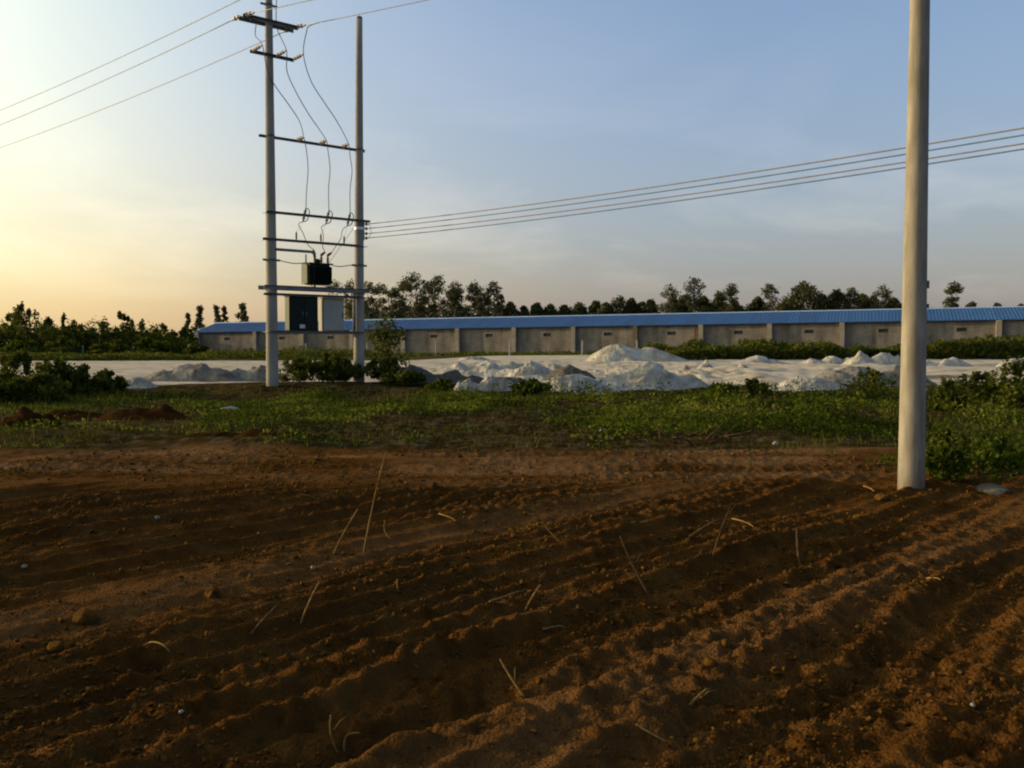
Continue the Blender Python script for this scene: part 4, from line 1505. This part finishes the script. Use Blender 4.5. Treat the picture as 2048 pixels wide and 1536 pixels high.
cones = [
    (1020, 606, 140, 36, "conical tree first from the left in the low row over the roof"), (1047, 612, 140, 22, "smallest conical tree in the low row over the roof"),
    (1074, 607, 140, 30, "pointed conical tree, third in the low row over the roof"), (1101, 610, 140, 30, "conical tree, fourth in the low row over the roof"),
    (1128, 611, 140, 30, "conical tree, last in the low evenly spaced row over the roof"), (1158, 608, 142, 40, "bushy conical tree left of the white speck on the ridge"),
    (1192, 604, 142, 40, "conical tree right of the evenly spaced row"), (1212, 607, 138, 34, "conical tree left of the dark round gum"),
    (1262, 598, 139, 32, "conical tree on the right of the dark round gum"), (1283, 605, 141, 34, "low conical tree right of the dark round gum"),
    (1300, 601, 139, 34, "conical tree before the first open-crowned gum"), (1345, 600, 140, 50, "dense clump tree under the first open-crowned gum"),
    (1368, 592, 141, 46, "dense dark tree between the first and the tallest open gums"), (1405, 596, 140, 48, "dense dark tree under the tallest open gum"),
    (1438, 598, 140, 44, "dense dark tree under the small gum of the right half"), (1468, 606, 136, 40, "round dark shrubby tree before the open sky gap"),
    (1515, 595, 138, 34, "small dark tree left of the slender open gum"), (1572, 600, 140, 40, "dark tree right of the slender open gum"),
    (1606, 568, 138, 60, "broad pyramid-shaped dark tree in the right half"), (1588, 590, 136, 36, "left flank tree of the broad pyramid tree"),
    (1640, 590, 140, 44, "dark tree right of the broad pyramid tree"), (1672, 582, 138, 46, "dark bushy tree in the clump left of the bare pole"),
    (1722, 590, 140, 44, "dark tree right of the clump's tall gum"), (1745, 594, 139, 38, "dark low tree under the open gum by the bare pole"),
    (1785, 598, 138, 36, "dark tree touching the left side of the bare pole"), (1820, 600, 139, 34, "dark tree hidden behind the bare pole"),
    (1942, 606, 124, 30, "low rounded treetop right of the single gum"), (1992, 608, 124, 24, "low treetop near the right edge over the roof"), (2040, 609, 124, 20, "treetop cut by the right edge over the roof"),
]
for i, (px, ty, d, w, lb) in enumerate(cones):
    tree("conical_tree", lb, px, ty, d, w * 1.45, 'cone', 400 + i, CG, cf=0.30, dens=1.5)
LGp = "slim trees left of the house"
for i, (px, ty, d, w, lb) in enumerate([
    (379, 626, 128, 16, "smallest slim tree at the left end of the blue roof"), (401, 611, 128, 26, "slim tree, second from the left above the roof's left end"),
    (432, 610, 130, 24, "slim tree, third from the left above the roof's left end"), (451, 613, 132, 20, "narrow slim tree between two others above the roof's left end"),
    (486, 606, 130, 32, "slim tree with drooping right branches nearest the taller left pole")]):
    tree("slim_tree", lb, px, ty, d, w * 1.35, 'cone', 450 + i, LGp, cf=0.62, dens=0.5, lean=0.02 * (i % 3 - 1))
SG = "bushy trees along the left fence"
for i, (px, ty, d, w, mt, lb) in enumerate([
    (-20, 640, 108, 90, 'shrub', "bushy tree cut by the left edge"), (22, 630, 112, 50, 'shrub', "bushy tree with pale top near the left edge"),
    (50, 610, 110, 84, 'shrub', "largest bushy tree of the left treeline"), (100, 640, 114, 46, 'shrub', "small pointed bush right of the largest left tree"),
    (126, 629, 112, 24, 'gum', "small round-headed tree poking above the left treeline"), (142, 648, 110, 70, 'shrub', "bushy tree under the round-headed tree"),
    (172, 660, 112, 60, 'shrub', "low bushy tree in the dip of the left treeline"), (207, 644, 110, 66, 'shrub', "bushy tree left of the pale pointed top"),
    (253, 629, 111, 52, 'shrub', "bushy tree with pale pointed top in the left treeline"), (285, 650, 110, 60, 'shrub', "bushy tree right of the pale pointed top"),
    (322, 648, 112, 64, 'shrub', "bushy tree with lighter green front before the house corner"), (365, 655, 113, 56, 'shrub', "bushy tree at the house's left corner"),
    (305, 676, 102, 60, 'weed', "light green shrub low in front of the left treeline"), (225, 684, 101, 70, 'shrub', "low olive shrub between two fence posts"),
    (120, 678, 102, 80, 'shrub', "low shrub left of the first fence post"), (40, 682, 100, 90, 'weed', "low green shrub at the left behind the yard"),
    (395, 690, 100, 44, 'shrub', "low shrub against the house's left corner")]):
    tree("bushy_tree", lb, px, ty, d, w * 1.2, 'bush', 470 + i, SG, mat=mt, dens=1.15)

# sapling in front of the house
tree("sapling", "leafy young tree beside the shorter right pole", 778, 632, 30.5, 92, 'gum', 601, None, mat='shrub', cf=0.72, dens=0.62, leafm=(0.08, 0.19))
# bushes near the poles and at the left
BG = "bushes at the back of the verge"
for i, (px, ty, d, w, mt, dens, lb) in enumerate([
    (600, 716, 29.3, 110, 'shrub', 1.0, "dark bush right of the taller pole's foot"), (655, 708, 29.8, 100, 'shrub', 1.0, "dark bush in the middle between the two pole feet"),
    (690, 722, 29.4, 80, 'shrub', 1.4, "dark bush left of the shorter pole's foot"), (768, 722, 29.6, 110, 'shrub', 1.5, "dark bush at the sapling's foot"),
    (815, 744, 28.6, 90, 'shrub', 1.3, "low dark bush right of the sapling's foot"),
    (1062, 762, 26.4, 90, 'weed', 1.7, "round leafy green bush before the white heaps"),
    (880, 772, 26.6, 80, 'weed', 1.2, "low green bush left of the jagged white heap"),
    (30, 706, 27.0, 110, 'shrub', 1.5, "tall olive bush at the left edge"), (105, 716, 26.0, 110, 'shrub', 1.5, "olive bush second from the left edge"),
    (160, 730, 26.5, 110, 'shrub', 1.4, "olive bush with the longest slope in the left clump"), (210, 744, 27.0, 80, 'shrub', 1.4, "right-end bush of the left clump"),
    (75, 752, 24.0, 150, 'shrub', 1.5, "broad olive bush low in the left clump"), (5, 760, 23.5, 120, 'shrub', 1.4, "low bush cut by the left edge"),
    (1510, 760, 25.5, 60, 'shrub', 0.35, "tall weedy bush left of the flat white slope"), (1440, 772, 25.4, 120, 'weed', 0.35, "loose weedy bush right of the broad white heap"),
    (1745, 744, 25.0, 110, 'shrub', 0.28, "airy dry bush before the grey rubble heap"),
    (1955, 750, 24.0, 130, 'shrub', 0.5, "olive bush right of the bare pole at the yard edge"), (2035, 726, 23.0, 120, 'shrub', 0.7, "tall olive bush at the right edge"),
    (1900, 762, 22.0, 70, 'shrub', 0.8, "thin olive bush behind the bare pole's right side")]):
    tree("bush", lb, px, ty, d, w, 'bush', 620 + i, BG, cat="bush", mat=mt, dens=dens, leafm=(0.06, 0.16))
for i, (px, ty, d, w, lb) in enumerate([(1905, 862, 12.6, 110, "leafy yellow-green weed standing right of the bare pole"), (1985, 880, 13.2, 120, "leafy weed near the right edge beside the bare pole"), (1890, 930, 11.9, 110, "low dark weed at the right foot of the bare pole")]):
    tree("tall_weed", lb, px, ty, d, w, 'bush', 660 + i, "tall weeds by the bare pole", cat="weed", mat='shrub' if i == 0 else 'weed', dens=0.45, leafm=(0.035, 0.10))

# hedge of tall weeds before the right half of the house: a mass nobody could count
def mass(name, label, boxes, per, size, mat, seed, up=0.35, aspect=0.35, low=0.0, wav=0.45):
    rng = np.random.default_rng(seed)
    C, S = [], []
    for (x0, x1, d0, d1, h, dn) in boxes:
        n = int(per * dn)
        px = rng.uniform(x0, x1, n)
        d = rng.uniform(d0, d1, n)
        X = (px - 1024) / 1900 * d
        zg = ground_z(X, d, False)
        top = h * np.clip(0.72 + (0.75 if low == 0 else 0.28) * fbm(X * wav, d * 0.3, seed, 4), 0.25, 1.25)
        edge = np.clip(np.minimum(px - x0, x1 - px) / (0.16 * (x1 - x0)), 0.15, 1) ** 0.5
        C.append(np.stack([X, d, zg + top * (edge if low == 0 else 1.0) * (low + (1 - low) * rng.random(n) ** 0.7)], 1))
        S.append(rng.uniform(size[0], size[1], n))
    C, S = np.concatenate(C), np.concatenate(S)
    v, f = leaves(C, S, rng, aspect, 0.0, up)
    o = np_mesh(name, v, f, M[mat], tint=np.clip(rng.normal(0.4, 0.25, len(f)), 0, 1))
    return tag(o, label, "weeds", None, "stuff")


mass("tall_weeds", "dark green hedge of tall weeds before the right half of the house", [(1330, 1700, 66, 72, 1.45, 1.0), (1690, 1830, 72, 76, 1.0, 0.35), (1820, 2400, 66, 72, 1.5, 1.6), (1270, 1420, 74, 78, 0.9, 0.25)], 9000, (0.22, 0.50), 'shrub', 701, 0.7)
mass("field_weeds", "low strip of green and dry weeds along the house and left fence", [(-80, 400, 67, 78, 0.55, 1.4), (-800, -70, 67, 80, 0.6, 1.0), (380, 620, 70, 92, 0.7, 0.6), (620, 1300, 84, 98, 0.35, 0.5), (540, 760, 84, 92, 0.9, 0.25)], 7000, (0.18, 0.42), 'shrub', 703, 0.6)

mass("treeline_undergrowth", "dense olive undergrowth filling the left treeline behind the fence posts", [(-140, 405, 106, 118, 3.9, 1.0), (-900, -120, 106, 120, 4.6, 0.8)], 16000, (0.25, 0.55), 'shrub', 705, 0.2)

mass("far_wood", "low far wood showing just above the blue roof between the trees", [(990, 1840, 143, 150, 8.6, 1.0), (690, 1010, 139, 146, 9.8, 0.7), (1840, 2140, 130, 136, 6.9, 0.2)], 15000, (0.25, 0.6), 'gum', 707, 0.1, 0.5, 0.45, 0.16)

# grass and broad-leaved cover on the verge
def cover_density(x, y):
    green = sstep(0.2, 2.5, x) * sstep(16.6, 18.5, y + 0.9 * fbm(x * 0.5, y * 0.5, 231)) * (1 - sstep(26.0, 27.6, y))
    mid = (1 - sstep(0.2, 2.5, x)) * sstep(17.5, 19.5, y + 1.0 * fbm(x * 0.4, y * 0.4, 233)) * (1 - sstep(26, 28, y))
    p = fbm(x * 0.55, y * 0.55, 235, 4)
    dens = green * np.clip(0.46 + 1.9 * p, 0.02, 1) + mid * np.clip(0.34 + 1.6 * p, 0, 0.85)
    band = np.exp(-((y - 22.5) / 1.6) ** 2) * (x < 3) * (x > -7) * np.clip(0.35 + 1.4 * p, 0, 1)
    left = sstep(-10.5, -12, -x * 0 + x * 1.0) * 0
    thin = sstep(15.2, 16, y) * (1 - sstep(17.5, 19, y)) * np.clip(p * 1.2 - 0.05, 0, 0.4)
    right = sstep(5.0, 5.6, x) * sstep(11.3, 12.0, y) * (1 - sstep(17, 19, y)) * np.clip(0.45 + 1.3 * p, 0, 0.9)
    return np.clip(dens + band + thin + right + left, 0, 1)


rng = np.random.default_rng(811)
N = 212000
dd = 11.4 + (28.5 - 11.4) * rng.random(N) ** 0.85
pxs = rng.uniform(-520, 2600, N)
X = (pxs - 1024) / 1900 * dd
keep = rng.random(N) < cover_density(X, dd)
X, dd = X[keep], dd[keep]
zg = ground_z(X, dd)
hp_ = np.clip(0.40 + 1.7 * fbm(X * 0.8, dd * 0.8, 241, 4), 0.08, 1.5)
hgt = hp_ * np.where(X > 0.8, 0.30, 0.14) * rng.random(len(X))
C = np.stack([X, dd, zg + 0.015 + hgt], 1)
LS = rng.uniform(0.035, 0.105, len(X))
# taller weeds standing above the rest
n_t = 420
td_ = rng.uniform(18.5, 27.0, n_t)
tX = (rng.uniform(820, 2120, n_t) - 1024) / 1900 * td_
ok = rng.random(n_t) < np.clip(0.3 + 1.6 * fbm(tX * 0.5, td_ * 0.5, 247, 3), 0, 1)
tX, td_ = tX[ok], td_[ok]
th2 = rng.uniform(0.22, 0.62, len(tX))
k_ = 34
tt = rng.random((len(tX), k_)) ** 0.8
sp_ = (0.05 + 0.13 * (1 - tt)) * th2[:, None] * 1.6
px_ = tX[:, None] + rng.normal(0, 1, tt.shape) * sp_
py_ = td_[:, None] + rng.normal(0, 1, tt.shape) * sp_
pz_ = ground_z(tX, td_)[:, None] + tt * th2[:, None]
C = np.concatenate([C, np.stack([px_, py_, pz_], 2).reshape(-1, 3)])
LS = np.concatenate([LS, rng.uniform(0.03, 0.085, px_.size)])
X, dd = C[:, 0], C[:, 1]
v, f = leaves(C, LS, rng, 0.62, 0.0, 0.25)
tint = np.clip(0.42 + 0.9 * fbm(X * 0.7, dd * 0.7, 245, 4) + rng.normal(0, 0.17, len(f)), 0, 1)
tag(np_mesh("ground_cover", v, f, M['weed'], tint=tint), "bright green broad-leaved weeds covering the verge", "weeds", None, "stuff")

N = 74000
dd = 12.0 + (28.0 - 12.0) * rng.random(N) ** 0.8
pxs = rng.uniform(-520, 2600, N)
X = (pxs - 1024) / 1900 * dd
gd = np.clip(cover_density(X, dd) * 0.6 + 0.4 * sstep(14.6, 16, dd) * np.clip(0.25 + fbm(X * 0.7, dd * 0.7, 251, 3), 0, 1), 0, 1)
gd = gd + 0.10 * (1 - sstep(13.5, 15, dd)) * sstep(0.25, 0.6, fbm(X * 0.6, dd * 0.9, 253, 3))
keep = rng.random(N) < gd
X, dd = X[keep], dd[keep]
zg = ground_z(X, dd)
n = len(X)
hh = rng.uniform(0.06, 0.26, n) * np.clip(0.7 + fbm(X * 0.6, dd * 0.6, 255, 2), 0.3, 1.5)
an = rng.uniform(0, 2 * np.pi, n)
ln = rng.normal(0, 0.35, (n, 2))
bx = np.stack([np.cos(an), np.sin(an), np.zeros(n)], 1) * 0.007
b0 = np.stack([X, dd, zg - 0.01], 1)
tip = b0 + np.stack([ln[:, 0] * hh, ln[:, 1] * hh, hh], 1)
midp = b0 + np.stack([ln[:, 0] * hh * 0.3, ln[:, 1] * hh * 0.3, hh * 0.55], 1)
v = np.stack([b0 - bx, b0 + bx, midp + bx * 0.8, tip, midp - bx * 0.8], 1).reshape(-1, 3)
f = np.arange(5 * n).reshape(n, 5)
tag(np_mesh("grass", v, f, M['grass'], tint=np.clip(rng.normal(0.5, 0.25, n), 0, 1)), "thin grass and dry blades scattered over the verge", "grass", None, "stuff")

# ------------------------------------------------------------------ fence posts
PG = "concrete fence posts behind the yard"
posts = [(73, 104, "concrete fence post farthest left behind the yard"), (166, 103, "concrete fence post second from the left, before the dark bushes"), (268, 102, "concrete fence post third from the left, before the dark bushes"),
         (378, 100, "concrete fence post by the house's left corner"), (612, 92, "concrete fence post seen under the dark cabinet"), (735, 90, "concrete fence post just right of the shorter pole"),
         (872, 87, "concrete fence post before the wall, right of the sapling"), (1019, 84, "concrete fence post before the wall left of the gravel cone"), (1164, 81, "concrete fence post before the wall left of the tallest heap"), (1274, 79, "concrete fence post behind the tallest heap's peak")]
for i, (px, d, lb) in enumerate(posts):
    X = (px - 1024) / 1900 * d
    zg = gz(X, d)
    root = empty("fence_post", (X, d, zg), lb, "fence post", PG)
    mb = MB()
    hgt = 1.25
    b = Vector((X, d, zg))
    lean = Vector((rj.uniform(-0.03, 0.03), rj.uniform(-0.03, 0.03), 1)).normalized()
    ax3 = (BD, lean.cross(BD).normalized(), lean)
    mb.box(b + lean * (hgt / 2 - 0.15), (0.13, 0.13, hgt + 0.3), ax3, 0.012)
    mb.build("shaft", M['post'], root)
    mb = MB()
    mb.add([b + lean * (hgt - 0.0005) + ax3[0] * sx + ax3[1] * sy for sx, sy in ((-0.06, -0.06), (0.06, -0.06), (0.06, 0.06), (-0.06, 0.06))] + [b + lean * (hgt + 0.05)], [(0, 1, 4), (1, 2, 4), (2, 3, 4), (3, 0, 4), (3, 2, 1, 0)])
    mb.build("cap", M['post'], root)

# ------------------------------------------------------------------ clods: loose crumbs of soil nobody could count
ico = [Vector(v) for v in ((0, 0, 1), (0.89, 0, 0.45), (0.28, 0.85, 0.45), (-0.72, 0.53, 0.45), (-0.72, -0.53, 0.45), (0.28, -0.85, 0.45), (0.72, 0.53, -0.45), (-0.28, 0.85, -0.45), (-0.89, 0, -0.45), (-0.28, -0.85, -0.45), (0.72, -0.53, -0.45), (0, 0, -1))]
icf = np.array([(0, 1, 2), (0, 2, 3), (0, 3, 4), (0, 4, 5), (0, 5, 1), (1, 6, 2), (2, 7, 3), (3, 8, 4), (4, 9, 5), (5, 10, 1), (2, 6, 7), (3, 7, 8), (4, 8, 9), (5, 9, 10), (1, 10, 6), (11, 7, 6), (11, 8, 7), (11, 9, 8), (11, 10, 9), (11, 6, 10)])
icv = np.array([tuple(v) for v in ico])
N = 118000
d = 3.3 * (15.5 / 3.3) ** rng.random(N)
px = rng.uniform(-450, 2500, N)
X = (px - 1024) / 1900 * d
cl = fbm(X * 0.9, d * 0.9, 261, 3)
u = X * FU[0] + d * FU[1] + 0.22 * fbm(X * 0.35, d * 0.35, 11, 3) + 0.10 * fbm(X * 1.3, d * 1.3, 12, 3)
lanes = np.clip(np.exp(-((u + 2.45) / 0.40) ** 2) + np.exp(-((u + 6.05) / 0.45) ** 2), 0, 1)
keep = rng.random(N) < np.clip(0.35 + 1.1 * cl, 0.04, 1) * (1 - 0.85 * lanes)
X, d = X[keep], d[keep]
n = len(X)
sz = 0.0042 * np.exp(rng.exponential(0.42, n)) * (0.75 + d * 0.05)
sz = np.minimum(sz, 0.007 + 0.0018 * d)
zg = ground_z(X, d)
base_ = np.stack([X, d, zg + sz * 0.35], 1)
sc = sz[:, None, None] * rng.uniform(0.45, 1.5, (n, 12, 1)) * rng.uniform(0.75, 1.25, (n, 1, 3)) * np.array((1, 1, 0.8))
v = (base_[:, None, :] + icv[None] * sc).reshape(-1, 3)
f = (np.arange(n)[:, None, None] * 12 + icf[None]).reshape(-1, 3)
tag(np_mesh("soil_clods", v, f, M['clod']), "loose clods of red-brown soil over the graded ground", "clods", None, "stuff")

# ------------------------------------------------------------------ stalks, twigs, stones
def stalk(name, label, root, tip, r, mat, group=None, nodes=True, bend=0.02, kids=(), cat="stalk"):
    """root and tip are photo points; the stalk stands or lies where its root meets the land"""
    a = on_ground(*root)
    if isinstance(tip, tuple) and len(tip) == 3:
        b = at(tip[0], tip[1], a.y + tip[2])
    else:
        b = on_ground(*tip) + Vector((0, 0, 0.015))
    ax_ = b - a
    L = ax_.length
    sd = ax_.cross(Vector((0.3, 1, 0.1))).normalized()
    P = [a - ax_ * 0.05 * (len(tip) == 3) + Vector((0, 0, 0.012 * (len(tip) == 2)))]
    for t in (0.2, 0.4, 0.6, 0.8):
        P.append(a + ax_ * t + sd * (bend * L * math.sin(t * math.pi)) + Vector((0, 0, 0.012 * (len(tip) == 2))))
    P.append(b)
    P = smooth_path(P, 3)
    o = empty(name, a, label, cat, group)
    mb = MB()
    m = len(P)
    mb.tube(P, [r * (1.1 - 0.45 * i / m) * (1.25 if nodes and i % 4 == 0 else 1.0) for i in range(m)], 7)
    mb.build("stem", mat, o, True)
    for (t, dx, dz, rl) in kids:
        p = a + ax_ * t
        q = p + Vector((dx, 0.02, dz))
        mb = MB()
        mb.tube([p, p.lerp(q, 0.5) + Vector((0, 0, 0.012)), q], [r * 0.7, r * 0.5, r * 0.3], 6)
        mb.build("side_twig", mat, o, True)
    return o


DG = "dry stalks on the soil"
stalk("dry_stalk", "longest dry straw stalk standing upright in the middle of the soil", (728, 1103), (772, 903, 0.05), 0.0075, M['straw'], DG, bend=0.012)
stalk("dry_stalk", "shorter dry straw stalk left of the longest one", (668, 1107), (716, 1018, 0.05), 0.0075, M['straw'], DG)
stalk("dry_stalk", "dry straw stalk slanting below the two upright ones", (602, 1245), (639, 1163, 0.1), 0.006, M['straw'], DG)
stalk("dry_stalk", "dull grey-brown stick left of the slanting stalk", (505, 1266), (562, 1204, 0.15), 0.008, M['twig'], DG)
stalk("dry_stalk", "thin dark twig standing right of the middle", (1300, 1195), (1240, 1072, 0.05), 0.006, M['twig'], DG, kids=((0.5, 0.05, 0.09, 0), (0.3, -0.03, 0.05, 0)))
stalk("dry_stalk", "short dark stub with a pale chip on top at the right", (1600, 1128), (1594, 1058, 0.0), 0.012, M['twig'], DG)
stalk("dry_stalk", "curved straw lying left of the pale stick", (980, 1207), (1048, 1187), 0.006, M['straw'], DG)
stalk("dry_stalk", "straw propped up at the end of the curved straw", (1052, 1218), (1081, 1169, 0.1), 0.006, M['straw'], DG)
stalk("pale_stick", "thick pale stick lying flat in the middle of the soil", (1086, 1264), (1129, 1260), 0.008, M['straw'], cat="stick", nodes=False)
stalk("dry_stalk", "tiny upright straw below the longest stalk", (796, 1181), (795, 1158, 0.0), 0.006, M['straw'], DG)
stalk("dry_stalk", "pale straw lying by the smooth track at the right", (1853, 1160), (1882, 1166), 0.005, M['straw'], DG)
stalk("dry_stalk", "pale straw near the foot of the bare pole", (1728, 975), (1748, 985), 0.010, M['straw'], DG)
stalk("dry_stalk", "curved dry straw lying at the lower left", (288, 1296), (340, 1310), 0.005, M['straw'], DG, bend=0.12)
stalk("dry_stalk", "bent straw above the middle of the soil", (1120, 1084), (1090, 1052, 0.05), 0.005, M['straw'], DG)
stalk("dry_stalk", "wiry straw right of the longest stalk", (782, 1078), (770, 1040, 0.05), 0.005, M['straw'], DG, bend=0.2)
stalk("dry_stalk", "forked twig at the bottom centre", (1046, 1392), (1000, 1318, 0.1), 0.006, M['straw'], DG, kids=((0.35, 0.0, 0.07, 0),))
stalk("dry_stalk", "thin curled twig at the bottom left of centre", (676, 1506), (662, 1430, 0.0), 0.005, M['straw'], DG, bend=0.1, kids=((0.6, 0.05, 0.05, 0),))
stalk("dry_stalk", "hooked twig right of the curled one at the bottom", (690, 1502), (720, 1466, 0.0), 0.005, M['straw'], DG, bend=0.35)
stalk("dry_stalk", "pale-tipped twig at the bottom right of centre", (1330, 1482), (1272, 1448, 0.05), 0.005, M['straw'], DG)
stalk("dry_stalk", "forked grey twig lying low at the right", (1380, 1415), (1420, 1385), 0.006, M['straw'], DG, kids=((0.5, 0.08, 0.03, 0),))
stalk("dry_stalk", "branching dry twig on the ridge left of the bare pole", (1425, 1115), (1462, 1010, 0.1), 0.006, M['twig'], DG, kids=((0.5, -0.12, 0.08, 0), (0.55, 0.14, 0.05, 0), (0.75, 0.10, 0.12, 0)))
stalk("dry_stalk", "straw lying on the ridge left of the bare pole", (1380, 1075), (1440, 1043), 0.0065, M['straw'], DG)
stalk("dry_stalk", "short straw lying right of the branching twig", (1465, 1040), (1508, 1058), 0.0065, M['straw'], DG)
stalk("dry_stalk", "straw lying left of the top of the smooth soil", (640, 1000), (600, 992), 0.005, M['straw'], DG)
stalk("dry_stalk", "straw lying far left on the soil", (310, 965), (330, 962), 0.008, M['straw'], DG)
stalk("dry_stalk", "broken straw right of the longest stalk, by the furrow", (878, 1030), (912, 1046), 0.0065, M['straw'], DG)


def stone(name, label, px, py, wpx, mat, seed, flat=0.6, group=None, cat="stone"):
    p = on_ground(px, py)
    r = wpx * mpp(p.y) / 2
    rg = np.random.default_rng(seed)
    bm = bmesh.new()
    bmesh.ops.create_icosphere(bm, subdivisions=2, radius=1.0)
    off = rg.uniform(0, 50, 2)
    for v in bm.verts:
        k = 1 + 0.5 * float(fbm(np.array([v.co.x * 1.3 + off[0] + v.co.z]), np.array([v.co.y * 1.3 + off[1] - v.co.z]), seed, 3)[0])
        v.co = Vector((v.co.x * r * k, v.co.y * r * k * 0.8, v.co.z * r * k * flat))
    me = bpy.data.meshes.new(name)
    bm.to_mesh(me)
    bm.free()
    me.materials.append(mat)
    o = bpy.data.objects.new(name, me)
    COL.objects.link(o)
    o.location = p + Vector((0, 0, r * flat * 0.45))
    o.rotation_euler = (0, 0, rg.uniform(0, 6))
    return tag(o, label, cat, group)


stone("stone", "upper of two small white pebbles at the lower right", 1950, 1392, 18, M['stone'], 1)
stone("stone", "lower of two small white pebbles at the lower right", 1945, 1412, 14, M['stone'], 2)
stone("soil_lump", "big soil lump with a pale top at the left", 170, 1245, 52, M['clod'], 3, 0.7, cat="clod")
stone("soil_lump", "dark soil lump below the big one at the left", 112, 1302, 40, M['clod'], 4, 0.7, cat="clod")
stone("soil_lump", "reddish lump at the right of the soil, left of the two white pebbles", 1552, 1348, 26, M['clod'], 5, 0.7, cat="clod")
stone("soil_lump", "rounded lump in the furrow right of the middle", 1420, 1330, 30, M['clod'], 6, 0.7, cat="clod")
stone("soil_lump", "rounded lump above the lump in the right furrow", 1450, 1290, 26, M['clod'], 7, 0.7, cat="clod")
stone("soil_lump", "soil lump in the smooth patch left of the slanting stalk", 425, 1192, 40, M['clod'], 8, 0.7, cat="clod")
stone("stone", "pale stone at the grass edge left of the bare pole", 1552, 890, 15, M['stone'], 9)
stone("stone", "grey boulder half buried right of the bare pole's foot", 1985, 985, 76, M['dull_stone'], 10, 0.26)
stone("stone", "small pale stone at the far left of the soil", 48, 1135, 14, M['stone'], 11)
stone("stone", "small pale stone near the middle of the left furrows", 314, 1037, 12, M['stone'], 12)
stone("stone", "small pinkish stone at the foot of the shorter stalk", 626, 1137, 14, M['stone'], 13)
stone("stone", "small white stone at the bottom left", 362, 1425, 12, M['stone'], 14)
stone("stone", "white litter scrap on the verge at the edge of the green weeds", 1205, 862, 15, M['bag'], 15)
stone("litter_scrap", "grey plastic scrap on the left verge", 462, 822, 40, M['bag'], 16, 0.3, cat="litter")
stone("soil_lump", "dark clod on the ridge edge just left of the bare pole", 1765, 1000, 34, M['clod'], 17, 0.6, cat="clod")


# dead branches at the grass edge
bp = on_ground(1395, 884)
br = empty("dead_branch_pile", bp, "tangle of brown dead branches at the edge of the green weeds", "branches")
rb = random.Random(17)
for i in range(16):
    a = bp + Vector((rb.uniform(-0.65, 0.65), rb.uniform(-0.25, 0.25), rb.uniform(0.0, 0.1)))
    dv = Vector((rb.uniform(-0.6, 0.6), rb.uniform(-0.3, 0.3), rb.uniform(0.02, 0.28)))
    if i == 0:
        a, dv = bp + Vector((0.15, 0, 0.05)), Vector((0.55, 0.1, 0.42))
    if i == 1:
        a, dv = bp + Vector((-0.1, 0, 0.05)), Vector((-0.6, 0.0, 0.18))
    mb = MB()
    P = [a + dv * t + Vector((0.02 * math.sin(7 * t + i), 0, 0.03 * math.sin(4 * t + i))) for t in (0, 0.25, 0.5, 0.75, 1.0)]
    r = rb.uniform(0.009, 0.020)
    mb.tube(P, [r, r * 0.85, r * 0.7, r * 0.5, r * 0.25], 6)
    mb.build("branch", M['twig'], br, True)
